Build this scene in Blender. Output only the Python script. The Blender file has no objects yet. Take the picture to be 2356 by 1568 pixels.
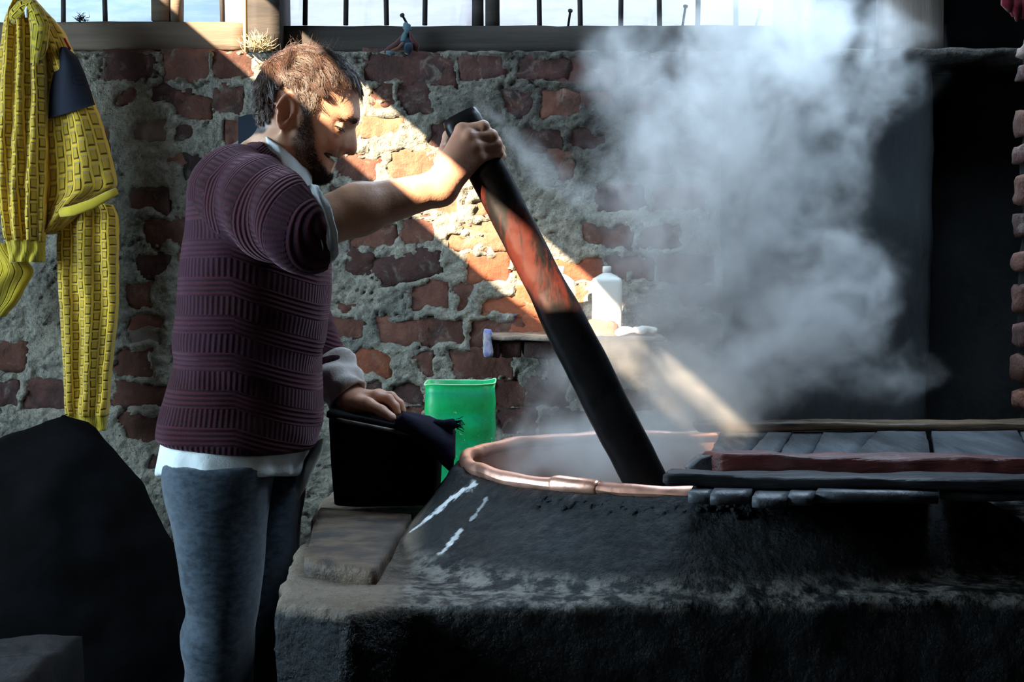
import bpy, math, numpy as np
from mathutils import Vector, Matrix

scene = bpy.context.scene
COL = scene.collection
rng = np.random.default_rng(11)
R = math.radians

# ------------------------------------------------------------------ camera
F = 50.0 / 36.0 * 2356
CAMZ = 1.25
PITCH = math.atan(134.0 / F)
cam_d = bpy.data.cameras.new('camera')
cam_d.lens = 50
cam_d.sensor_width = 36
cam_d.clip_start = 0.05
cam = bpy.data.objects.new('camera', cam_d)
cam.location = (0, 0, CAMZ)
cam.rotation_euler = (math.pi / 2 - PITCH, 0, 0)
COL.objects.link(cam)
scene.camera = cam
CP, SP = math.cos(PITCH), math.sin(PITCH)

def P(px, py, d):
    """world point at depth y = d seen at photo pixel (px, py)"""
    u, v = (px - 1178) / F, -(py - 784) / F
    y, z = CP + SP * v, -SP + CP * v
    return np.array([u * d / y, d, CAMZ + z * d / y])

def PZ(px, py, z):
    """world point at height z seen at photo pixel (px, py)"""
    u, v = (px - 1178) / F, -(py - 784) / F
    y, zz = CP + SP * v, -SP + CP * v
    t = (z - CAMZ) / zz
    return np.array([u * t, y * t, z])

# ------------------------------------------------------------------ view, world, light
scene.view_settings.view_transform = 'Standard'
scene.view_settings.look = 'None'
scene.view_settings.gamma = 1.0
scene.view_settings.use_curve_mapping = False
scene.view_settings.exposure = 0.0
cy = scene.cycles
cy.max_bounces = 6
cy.diffuse_bounces = 3
cy.glossy_bounces = 3
cy.transmission_bounces = 4
cy.volume_bounces = 1
cy.transparent_max_bounces = 8
cy.sample_clamp_indirect = 4.0
cy.volume_step_rate = 1.0
cy.volume_max_steps = 256
cy.use_denoising = True
cy.use_adaptive_sampling = True
cy.adaptive_threshold = 0.03
cy.adaptive_min_samples = 16

world = bpy.data.worlds.new('sky')
scene.world = world
world.use_nodes = True
bg = world.node_tree.nodes['Background']
bg.inputs[0].default_value = (0.62, 0.78, 1.0, 1)
bg.inputs[1].default_value = 2.0

def lamp(name, kind, loc, target, energy, color, size=1.0, size_y=None, spread=None):
    ld = bpy.data.lights.new(name, kind)
    ld.energy = energy
    ld.color = color
    if kind == 'AREA':
        ld.shape = 'RECTANGLE'
        ld.size = size
        ld.size_y = size_y or size
        if spread:
            ld.spread = R(spread)
    o = bpy.data.objects.new(name, ld)
    o.location = loc
    d = Vector(target) - Vector(loc)
    o.rotation_euler = d.to_track_quat('-Z', 'Y').to_euler()
    COL.objects.link(o)
    return o

SUN_DIR = Vector((0.55, 0.72, -0.468))
sun = lamp('sun', 'SUN', (-3, -2, 5), Vector((-3, -2, 5)) + SUN_DIR, 44.0, (1.0, 0.79, 0.55))
sun.data.angle = R(0.32)
# daylight through the open doorway on the left
lamp('doorway_daylight', 'AREA', (-2.75, 2.0, 1.75), (0.1, 2.5, 1.15), 70.0, (0.60, 0.83, 1.0), 1.5, 1.2, 120)
# added weak fill from behind the camera; the wall has no opening there
lamp('rear_fill', 'AREA', (-1.1, -1.1, 2.3), (-.1, 2.6, 1.7), 1.6, (1.0, 0.90, 0.78), 1.0, 0.5, 100)
# daylight coming down through the smoke hole in the roof
lamp('smoke_hole_daylight', 'AREA', (0.75, 2.75, 2.66), (0.65, 2.75, 0), 21.0, (0.60, 0.80, 1.0), 0.75, 0.6, 110)
# daylight through the upper part of the window strip
lamp('window_daylight', 'AREA', (0.35, 3.62, 2.36), (0.6, 1.5, 1.0), 21.0, (0.60, 0.80, 1.0), 1.5, 0.4)

# ------------------------------------------------------------------ noise in numpy
_pt = np.random.default_rng(3)
_perm = _pt.permutation(256)
_perm = np.concatenate([_perm, _perm, _perm])
_gr = _pt.normal(size=(256, 3))
_gr /= np.linalg.norm(_gr, axis=1)[:, None]

def pn(p):
    p = np.asarray(p, float)
    i = np.floor(p).astype(int)
    f = p - i
    i &= 255
    w = f * f * f * (f * (f * 6 - 15) + 10)
    out = 0
    for dx in (0, 1):
        for dy in (0, 1):
            for dz in (0, 1):
                h = _perm[_perm[_perm[(i[..., 0] + dx) & 255] + ((i[..., 1] + dy) & 255)] + ((i[..., 2] + dz) & 255)]
                g = _gr[h]
                n = g[..., 0] * (f[..., 0] - dx) + g[..., 1] * (f[..., 1] - dy) + g[..., 2] * (f[..., 2] - dz)
                n = n * (w[..., 0] if dx else 1 - w[..., 0]) * (w[..., 1] if dy else 1 - w[..., 1]) * (w[..., 2] if dz else 1 - w[..., 2])
                out = out + n
    return out * 1.4

def fbm(p, octv=4, gain=0.5):
    a, s, o = 1.0, 1.0, 0
    for k in range(octv):
        o = o + a * pn(np.asarray(p) * s + 17.3 * k)
        a *= gain
        s *= 2.03
    return o

def sstep(a, b, x):
    t = np.clip((x - a) / (b - a), 0, 1)
    return t * t * (3 - 2 * t)

# ------------------------------------------------------------------ objects
def link(o, parent=None):
    COL.objects.link(o)
    if parent is not None:
        o.parent = parent
    return o

def origin_of(parent):
    L = np.zeros(3)
    while parent is not None:
        L = L + np.array(parent.location)
        parent = parent.parent
    return L

def mk(name, V, Fc, mat, parent=None, smooth=True, attrs=None, uv=None, origin=None):
    """one mesh object from world-space vertices and a list of faces (or an index array)"""
    V = np.asarray(V, float)
    me = bpy.data.meshes.new(name)
    if parent is None:
        if origin is None:
            lo, hi = V.min(0), V.max(0)
            origin = np.array([(lo[0] + hi[0]) / 2, (lo[1] + hi[1]) / 2, lo[2]])
        L = np.array(origin, float)
        loc = L
    else:
        L = origin_of(parent)
        loc = np.zeros(3)
    if isinstance(Fc, np.ndarray):
        fl = Fc.reshape(-1)
        n = Fc.shape[1]
        tot = np.full(len(Fc), n)
    else:
        tot = np.array([len(f) for f in Fc])
        fl = np.array([i for f in Fc for i in f])
    me.vertices.add(len(V))
    me.vertices.foreach_set('co', (V - L).astype(np.float32).reshape(-1))
    me.loops.add(len(fl))
    me.loops.foreach_set('vertex_index', fl.astype(np.int32))
    me.polygons.add(len(tot))
    st = np.concatenate([[0], np.cumsum(tot)[:-1]])
    me.polygons.foreach_set('loop_start', st.astype(np.int32))
    me.polygons.foreach_set('loop_total', tot.astype(np.int32))
    me.polygons.foreach_set('use_smooth', np.full(len(tot), bool(smooth)))
    if uv is not None:
        u = me.uv_layers.new(name='UVMap')
        u.data.foreach_set('uv', np.asarray(uv, np.float32)[fl].reshape(-1))
    for k, a in (attrs or {}).items():
        a = np.asarray(a, np.float32)
        if a.ndim == 1:
            at = me.attributes.new(k, 'FLOAT', 'POINT')
            at.data.foreach_set('value', a)
        else:
            at = me.attributes.new(k, 'FLOAT_VECTOR', 'POINT')
            at.data.foreach_set('vector', a.reshape(-1))
    me.update(calc_edges=True)
    me.validate()
    if mat is not None:
        me.materials.append(mat)
    o = bpy.data.objects.new(name, me)
    o.location = loc
    return link(o, parent)

def empty(name, loc):
    o = bpy.data.objects.new(name, None)
    o.empty_display_size = 0.1
    o.location = tuple(loc)
    return link(o)

def tag(o, label=None, cat=None, group=None, kind=None):
    if label: o['label'] = label
    if cat: o['category'] = cat
    if group: o['group'] = group
    if kind: o['kind'] = kind
    return o

# ------------------------------------------------------------------ shapes (world space vertex arrays)
def gridfaces(nu, nv, wrap_u=False, base=0):
    """quads of a grid with index v*nu+u"""
    U = nu if wrap_u else nu - 1
    u, v = np.meshgrid(np.arange(U), np.arange(nv - 1))
    u, v = u.ravel(), v.ravel()
    u2 = (u + 1) % nu
    return np.stack([v * nu + u, v * nu + u2, (v + 1) * nu + u2, (v + 1) * nu + u], 1) + base

def rbox(size, rad=0.004, cuts=(6, 3, 3), noise=0.0, nscale=20.0, seed=0.0, taper=None):
    """rounded, slightly uneven box centred on the origin"""
    sx, sy, sz = size
    pts, faces = [], []
    n = np.array(cuts) + 1
    base = 0
    for ax in range(3):
        a, b = [(1, 2), (2, 0), (0, 1)][ax]
        for s in (0, 1):
            A, B = np.meshgrid(np.linspace(-.5, .5, n[a]), np.linspace(-.5, .5, n[b]))
            q = np.zeros((A.size, 3))
            q[:, a] = A.ravel(); q[:, b] = B.ravel(); q[:, ax] = s - .5
            f = gridfaces(n[a], n[b], base=base)
            faces.append(f if s else f[:, ::-1])
            pts.append(q); base += len(q)
    q = np.concatenate(pts) * np.array(size)
    f = np.concatenate(faces)
    key = np.round(q * 1e5).astype(np.int64)
    _, idx, inv = np.unique(key, axis=0, return_index=True, return_inverse=True)
    q = q[idx]; f = inv.reshape(-1)[f]
    h = np.array(size) / 2
    inner = np.clip(q, -(h - rad), h - rad)
    d = q - inner
    L = np.linalg.norm(d, axis=1, keepdims=True)
    q = inner + np.where(L > 1e-9, d / np.maximum(L, 1e-9) * rad, 0)
    if noise:
        o = np.array([seed * 7.1, seed * 3.3, seed * 5.7])
        q = q + noise * np.stack([fbm(q * nscale + o + k * 31.7, 3) for k in range(3)], 1)
    return q, f

def frame_from(x, up=(0, 0, 1)):
    x = np.asarray(x, float); x = x / np.linalg.norm(x)
    z = np.asarray(up, float); z = z - x * (z @ x); z /= np.linalg.norm(z)
    y = np.cross(z, x)
    return np.stack([x, y, z], 0)

def tube(path, rad, n=10, cap=True, up=(0, 0, 1), sq=None):
    """swept tube; rad scalar / per point / per point (ry, rz)"""
    path = np.asarray(path, float)
    m = len(path)
    T = np.gradient(path, axis=0)
    V = []
    rad = np.broadcast_to(np.asarray(rad, float), (m,)) if np.ndim(rad) < 2 else np.asarray(rad, float)
    th = np.linspace(0, 2 * np.pi, n, endpoint=False)
    c, s = np.cos(th), np.sin(th)
    if sq:
        c = np.sign(c) * np.abs(c) ** sq; s = np.sign(s) * np.abs(s) ** sq
    for i in range(m):
        B = frame_from(T[i], up if abs(T[i] @ np.asarray(up, float)) < .95 * np.linalg.norm(T[i]) else (0.3, 1, 0))
        r = rad[i] if np.ndim(rad[i]) else (rad[i], rad[i])
        V.append(path[i] + np.outer(c * r[0], B[1]) + np.outer(s * r[1], B[2]))
    V = np.concatenate(V)
    Fq = [tuple(f) for f in gridfaces(n, m, True)]
    if cap:
        Fq.append(tuple(range(n))[::-1])
        Fq.append(tuple((m - 1) * n + i for i in range(n)))
    return V, Fq

def join(parts):
    V, Fc, b = [], [], 0
    for v, f in parts:
        V.append(v)
        Fc += [tuple(int(i) + b for i in q) for q in f]
        b += len(v)
    return np.concatenate(V), Fc

# ------------------------------------------------------------------ implicit surfaces -> one smooth mesh
def nets(f, lo, hi, h, nb=12, warp=None, safety=1.5):
    """surface nets over the blocks that the surface crosses; f(points)->signed distance"""
    lo, hi = np.array(lo, float), np.array(hi, float)
    ncell = np.ceil((hi - lo) / h).astype(int)
    nblk = (ncell + nb - 1) // nb
    W = warp or (lambda q: q)
    I, J, K = np.meshgrid(*[np.arange(n) for n in nblk], indexing='ij')
    B = np.stack([I.ravel(), J.ravel(), K.ravel()], 1)
    c0 = W(lo + B * nb * h)
    c1 = W(lo + (B + 1) * nb * h)
    fc = f((c0 + c1) / 2)
    half = np.linalg.norm(c1 - c0, axis=1) / 2
    B = B[np.abs(fc) < half * safety]
    g = np.stack(np.meshgrid(*[np.arange(nb + 1)] * 3, indexing='ij'), -1).reshape(-1, 3)
    dims = (nblk * nb + 2).astype(np.int64)
    def key(c):
        return (c[..., 0] * dims[1] + c[..., 1]) * dims[2] + c[..., 2]
    allk, allv, quads = [], [], []
    CH = 400
    corner = np.array([[a, b, c] for a in (0, 1) for b in (0, 1) for c in (0, 1)])
    edges = [(a, b) for a in range(8) for b in range(a + 1, 8) if np.abs(corner[a] - corner[b]).sum() == 1]
    for s in range(0, len(B), CH):
        b = B[s:s + CH]
        ci = b[:, None, :] * nb + g[None]
        val = f(W(lo + ci.reshape(-1, 3) * h)).reshape(len(b), nb + 1, nb + 1, nb + 1)
        val = np.where(np.abs(val) < 1e-9, 1e-9, val)
        ins = val < 0
        cv = np.stack([val[:, a:a + nb, bb:bb + nb, c:c + nb] for a, bb, c in corner], -1)
        nin = (cv < 0).sum(-1)
        w = np.argwhere((nin > 0) & (nin < 8))
        if len(w) == 0:
            continue
        vals = cv[w[:, 0], w[:, 1], w[:, 2], w[:, 3]]
        acc = np.zeros((len(w), 3)); cnt = np.zeros(len(w))
        for ea, eb in edges:
            va, vb = vals[:, ea], vals[:, eb]
            m = (va < 0) != (vb < 0)
            t = np.where(m, va / np.where(m, va - vb, 1), 0)[:, None]
            p = corner[ea] + t * (corner[eb] - corner[ea])
            acc += np.where(m[:, None], p, 0); cnt += m
        cell = b[w[:, 0]] * nb + w[:, 1:]
        allk.append(key(cell.astype(np.int64)))
        allv.append(W(lo + (cell + acc / cnt[:, None]) * h))
        for ax in range(3):
            sl0 = [slice(None), slice(0, nb), slice(0, nb), slice(0, nb)]
            sl1 = list(sl0); sl1[ax + 1] = slice(1, nb + 1)
            a0, a1 = ins[tuple(sl0)], ins[tuple(sl1)]
            e = np.argwhere(a0 != a1)
            if len(e) == 0:
                continue
            flip = a0[e[:, 0], e[:, 1], e[:, 2], e[:, 3]]
            cc = b[e[:, 0]] * nb + e[:, 1:]
            u, v = (ax + 1) % 3, (ax + 2) % 3
            du = np.zeros(3, int); du[u] = 1
            dv = np.zeros(3, int); dv[v] = 1
            q = np.stack([key((cc - du - dv).astype(np.int64)), key((cc - dv).astype(np.int64)), key(cc.astype(np.int64)), key((cc - du).astype(np.int64))], 1)
            q[~flip] = q[~flip][:, ::-1]
            quads.append(q)
    K_ = np.concatenate(allk); V = np.concatenate(allv); Q = np.concatenate(quads)
    K_, ui = np.unique(K_, return_index=True)
    V = V[ui]
    pos = np.searchsorted(K_, Q)
    pos = np.minimum(pos, len(K_) - 1)
    ok = (K_[pos] == Q).all(1)
    Fq = pos[ok]
    # light relaxation removes the stair-steps
    for _ in range(2):
        S = np.zeros_like(V); n = np.zeros(len(V))
        for a in range(4):
            i, j = Fq[:, a], Fq[:, (a + 1) % 4]
            np.add.at(S, i, V[j]); np.add.at(n, i, 1)
            np.add.at(S, j, V[i]); np.add.at(n, j, 1)
        V = V + 0.45 * (S / np.maximum(n, 1)[:, None] - V)
    return V, Fq

def smin(a, b, k):
    h = np.clip(0.5 + 0.5 * (b - a) / k, 0, 1)
    return b + (a - b) * h - k * h * (1 - h)

def smax(a, b, k):
    return -smin(-a, -b, k)

def cone(p, a, b, ra, rb):
    a, b = np.asarray(a, float), np.asarray(b, float)
    ab = b - a
    t = np.clip(((p - a) @ ab) / (ab @ ab), 0, 1)
    return np.linalg.norm(p - a - t[:, None] * ab, axis=1) - (ra + (rb - ra) * t)

def chain(p, pts, rads, k=0.004):
    d = None
    for i in range(len(pts) - 1):
        c = cone(p, pts[i], pts[i + 1], rads[i], rads[i + 1])
        d = c if d is None else smin(d, c, k)
    return d

def ell(p, c, B, r):
    q = (p - c) @ np.asarray(B).T / np.asarray(r)
    n = np.linalg.norm(q, axis=1)
    return (n - 1) * min(r)

def guard(p, c, r, fn, far=1.0):
    """evaluate fn only near c"""
    d = np.linalg.norm(p - np.asarray(c), axis=1) - r
    out = np.maximum(d, 0) + 0.13
    m = d < 0.0
    if m.any():
        out[m] = fn(p[m])
    return out
# ------------------------------------------------------------------ materials
def mat_new(name):
    m = bpy.data.materials.new(name)
    m.use_nodes = True
    nt = m.node_tree
    return m, nt, nt.nodes['Principled BSDF']

class NB:
    """tiny node helper"""
    def __init__(s, nt):
        s.nt = nt
    def n(s, t, **kw):
        nd = s.nt.nodes.new(t)
        for k, v in kw.items():
            setattr(nd, k, v)
        return nd
    def put(s, sock, v):
        if isinstance(v, bpy.types.NodeSocket):
            s.nt.links.new(v, sock)
        elif v is not None:
            sock.default_value = v
    def math(s, op, a, b=None, c=None, clamp=False):
        nd = s.n('ShaderNodeMath', operation=op, use_clamp=clamp)
        s.put(nd.inputs[0], a)
        if b is not None: s.put(nd.inputs[1], b)
        if c is not None: s.put(nd.inputs[2], c)
        return nd.outputs[0]
    def vmath(s, op, a, b=None, scale=None):
        nd = s.n('ShaderNodeVectorMath', operation=op)
        s.put(nd.inputs[0], a)
        if b is not None: s.put(nd.inputs[1], b)
        if scale is not None: s.put(nd.inputs['Scale'], scale)
        return nd.outputs['Value'] if op in ('LENGTH', 'DOT_PRODUCT', 'DISTANCE') else nd.outputs[0]
    def sep(s, v):
        nd = s.n('ShaderNodeSeparateXYZ'); s.put(nd.inputs[0], v)
        return nd.outputs
    def comb(s, x, y, z):
        nd = s.n('ShaderNodeCombineXYZ')
        for i, v in enumerate((x, y, z)): s.put(nd.inputs[i], v)
        return nd.outputs[0]
    def noise(s, vec, scale, detail=4.0, rough=0.55, dist=0.0, color=False):
        nd = s.n('ShaderNodeTexNoise')
        s.put(nd.inputs['Vector'], vec); s.put(nd.inputs['Scale'], scale)
        nd.inputs['Detail'].default_value = detail
        nd.inputs['Roughness'].default_value = rough
        nd.inputs['Distortion'].default_value = dist
        return nd.outputs['Color'] if color else nd.outputs[0]
    def vor(s, vec, scale, feature='F1'):
        nd = s.n('ShaderNodeTexVoronoi', feature=feature)
        s.put(nd.inputs['Vector'], vec); s.put(nd.inputs['Scale'], scale)
        return nd.outputs['Distance']
    def ramp(s, fac, lo, hi, a=0.0, b=1.0):
        nd = s.n('ShaderNodeMapRange', interpolation_type='SMOOTHSTEP')
        s.put(nd.inputs[0], fac); s.put(nd.inputs[1], lo); s.put(nd.inputs[2], hi); s.put(nd.inputs[3], a); s.put(nd.inputs[4], b)
        return nd.outputs[0]
    def mix(s, fac, a, b):
        nd = s.n('ShaderNodeMix', data_type='RGBA')
        s.put(nd.inputs[0], fac)
        s.put(nd.inputs[6], a if isinstance(a, bpy.types.NodeSocket) else (*a, 1))
        s.put(nd.inputs[7], b if isinstance(b, bpy.types.NodeSocket) else (*b, 1))
        return nd.outputs[2]
    def bump(s, height, strength, dist, normal=None):
        nd = s.n('ShaderNodeBump')
        s.put(nd.inputs['Strength'], strength); s.put(nd.inputs['Distance'], dist); s.put(nd.inputs['Height'], height)
        if normal is not None: s.put(nd.inputs['Normal'], normal)
        return nd.outputs[0]
    def coord(s, kind='Object'):
        return s.n('ShaderNodeTexCoord').outputs[kind]
    def geo(s):
        return s.n('ShaderNodeNewGeometry').outputs['Position']
    def attr(s, name, out='Fac'):
        nd = s.n('ShaderNodeAttribute', attribute_name=name)
        return nd.outputs[out]

def stuff_mat(name, c1, c2, scale=8.0, rough=0.9, bump=0.4, bscale=60.0, bdist=0.004, c3=None, c3lo=.6, c3hi=.72, stretch=(1, 1, 1), metallic=0.0, spec=0.3, detail=6, rough2=None, world=False, rand=0.0, smear=None):
    """two-tone noisy surface with fine relief; c3 adds irregular patches"""
    m, nt, b = mat_new(name)
    k = NB(nt)
    co = k.geo() if world else k.coord()
    co = k.vmath('MULTIPLY', co, stretch)
    if rand:
        ri = k.n('ShaderNodeObjectInfo').outputs['Random']
        co = k.vmath('ADD', co, k.comb(k.math('MULTIPLY', ri, 37.0), k.math('MULTIPLY', ri, 13.0), 0.0))
    n1 = k.noise(co, scale, detail, 0.6)
    col = k.mix(k.ramp(n1, .35, .65), c1, c2)
    if c3 is not None:
        n3 = k.noise(co, scale * .6, 5, .65, .4)
        col = k.mix(k.ramp(n3, c3lo, c3hi), col, c3)
    if smear:
        sn = k.noise(co, 17, 6, .7, .6)
        col = k.mix(k.math('MULTIPLY', k.ramp(sn, .54, .68), .38), col, smear)
    if rand:
        hv = k.n('ShaderNodeHueSaturation')
        k.put(hv.inputs['Color'], col)
        k.put(hv.inputs['Value'], k.math('ADD', k.math('MULTIPLY', ri, rand * 2), 1 - rand))
        col = hv.outputs[0]
    k.put(b.inputs['Base Color'], col)
    n2 = k.noise(co, bscale, 6, .6)
    if rough2 is not None:
        k.put(b.inputs['Roughness'], k.ramp(n2, .35, .65, rough2, rough))
    else:
        b.inputs['Roughness'].default_value = rough
    b.inputs['Metallic'].default_value = metallic
    b.inputs['Specular IOR Level'].default_value = spec
    k.put(b.inputs['Normal'], k.bump(n2, bump, bdist))
    return m

M = {}
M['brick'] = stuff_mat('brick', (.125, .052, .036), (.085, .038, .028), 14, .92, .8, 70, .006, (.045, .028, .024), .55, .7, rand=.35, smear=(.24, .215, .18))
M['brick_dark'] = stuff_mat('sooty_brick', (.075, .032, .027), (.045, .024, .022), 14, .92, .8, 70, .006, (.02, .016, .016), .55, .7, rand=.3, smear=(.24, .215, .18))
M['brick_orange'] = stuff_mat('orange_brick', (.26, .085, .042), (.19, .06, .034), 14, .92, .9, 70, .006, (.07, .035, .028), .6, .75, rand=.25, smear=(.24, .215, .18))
M['brick_tan'] = stuff_mat('sunlit_tan_brick', (.22, .12, .075), (.16, .085, .052), 14, .92, .9, 70, .006, (.10, .055, .035), .6, .75, rand=.2, smear=(.24, .215, .18))  # paler tan: the sun beam's light put into the bricks it crosses
M['wood_dark'] = stuff_mat('dark_wood', (.05, .042, .036), (.028, .024, .022), 7, .75, .6, 30, .003, stretch=(.25, 3, 3), rand=.2)
M['wood_grey'] = stuff_mat('weathered_wood', (.17, .125, .09), (.10, .076, .058), 7, .8, .7, 30, .003, (.06, .045, .036), .6, .75, stretch=(.25, 3, 3), rand=.15)
M['wood_bar'] = stuff_mat('bar_wood', (.05, .043, .04), (.03, .027, .026), 12, .8, .3, 40, .002)
M['soot'] = stuff_mat('sooty_plaster', (.010, .0105, .011), (.005, .005, .006), 5, .9, .7, 40, .006, (.02, .02, .02), .6, .8)
M['pier'] = stuff_mat('smoked_plaster', (.012, .0145, .016), (.006, .007, .0085), 4, .9, .6, 30, .006, (.045, .042, .04), .58, .78, stretch=(1.5, 1.5, .5))
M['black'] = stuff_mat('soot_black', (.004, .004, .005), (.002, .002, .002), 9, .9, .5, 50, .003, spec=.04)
M['floor'] = stuff_mat('earth_floor', (.012, .011, .011), (.006, .006, .006), 3, .9, .5, 30, .005)
M['roof'] = stuff_mat('roof_boards', (.02, .018, .016), (.012, .011, .01), 3, .9, .5, 20, .005)
M['iron'] = stuff_mat('rusty_iron', (.02, .017, .016), (.012, .01, .01), 40, .6, .3, 90, .001, metallic=.5)
M['stone'] = stuff_mat('slab_stone', (.095, .062, .038), (.026, .018, .013), 12, .6, .9, 70, .005, (.018, .015, .014), .48, .62, world=True)
# ------------------------------------------------------------------ the room
WD = 3.75                                   # depth of the brick wall
ZT = P(1178, 122, WD)[2]                    # top of the brickwork
S_DZ = 0.84                                 # slope of the sun on the wall

def box(name, lo, hi, mat, parent=None, kind=None, rad=.004, cuts=(1, 1, 1), noise=0, ns=10, seed=0):
    lo, hi = np.array(lo, float), np.array(hi, float)
    v, f = rbox(hi - lo, rad, cuts, noise, ns, seed)
    o = mk(name, v + (lo + hi) / 2, f, mat, parent)
    if kind: o['kind'] = kind
    return o

box('floor', (-3.0, -1.3, -.06), (2.5, 4.0, 0), M['floor'], kind='structure', cuts=(8, 8, 1))
box('wall_front', (-3.0, -1.3, 0), (2.5, -1.2, 2.78), M['soot'], kind='structure')
box('wall_right', (2.4, -1.2, 0), (2.5, 3.9, 2.78), M['soot'], kind='structure')
# left wall with a doorway, and an added unseen wall outside to block the sun from it
box('wall_left', (-3.0, -1.2, 0), (-2.85, 1.15, 2.78), M['soot'], kind='structure')
box('wall_left', (-3.0, 2.85, 0), (-2.85, 3.9, 2.78), M['soot'], kind='structure')
box('wall_left', (-3.0, 1.15, 2.45), (-2.85, 2.85, 2.78), M['soot'], kind='structure')
box('wall_sun_block', (-4.6, -2.2, 0), (-4.5, 3.2, 4.6), M['soot'], kind='structure')
# roof boards: one long gap lets the sun in, one smoke hole over the cauldron
CZ = 2.78
A0 = P(350, 0, WD); A1 = P(619, 0, WD)
xl = A0[0] - (CZ - A0[2]) / S_DZ
xr = A1[0] - (CZ - A1[2]) / S_DZ
GAP = [(-.12, .055, -.09), (.75, .055, -.09), (1.3, 0, 0), (3.3, 0, 0)]
def strip(name, left, right, mat, kind):
    """flat roof strip between two edge lines given as (x, y) lists"""
    V, Fq = [], []
    n = len(left)
    for z in (CZ, CZ + .03):
        for (x, y) in left: V.append((x, y, z))
        for (x, y) in right: V.append((x, y, z))
    for i in range(n - 1):
        a, b, c, d = i, i + 1, n + i + 1, n + i
        Fq += [(a, b, c, d), (2 * n + d, 2 * n + c, 2 * n + b, 2 * n + a), (a, 2 * n + a, 2 * n + b, b), (d, c, 2 * n + c, 2 * n + d)]
    o = mk(name, V, Fq, mat, smooth=False)
    o['kind'] = kind
    return o
strip('ceiling', [(-3.0, y) for y, a, b in GAP], [(xl + a, y) for y, a, b in GAP], M['roof'], 'structure')
strip('ceiling', [(xr + b, y) for y, a, b in GAP], [(.2, y) for y, a, b in GAP], M['roof'], 'structure')
strip('ceiling', [(-3.0, -1.25), (-3.0, -.12)], [(.2, -1.25), (.2, -.12)], M['roof'], 'structure')
strip('ceiling', [(-3.0, 3.3), (-3.0, 4.0)], [(.2, 3.3), (.2, 4.0)], M['roof'], 'structure')
strip('ceiling', [(.2, -1.25), (.2, 2.35)], [(2.5, -1.25), (2.5, 2.35)], M['roof'], 'structure')
strip('ceiling', [(.2, 3.2), (.2, 4.0)], [(2.5, 3.2), (2.5, 4.0)], M['roof'], 'structure')
strip('ceiling', [(1.25, 2.35), (1.25, 3.2)], [(2.5, 2.35), (2.5, 3.2)], M['roof'], 'structure')
box('ceiling', (.1, 2.2, CZ + .35), (1.4, 3.4, CZ + .38), M['roof'], kind='structure')  # added cap and side boards, out of view, block sun through the hole
box('ceiling', (.1, 2.3, CZ), (.16, 3.4, CZ + .36), M['roof'], kind='structure')
box('ceiling', (.1, 2.24, CZ), (1.4, 2.3, CZ + .36), M['roof'], kind='structure')

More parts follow.
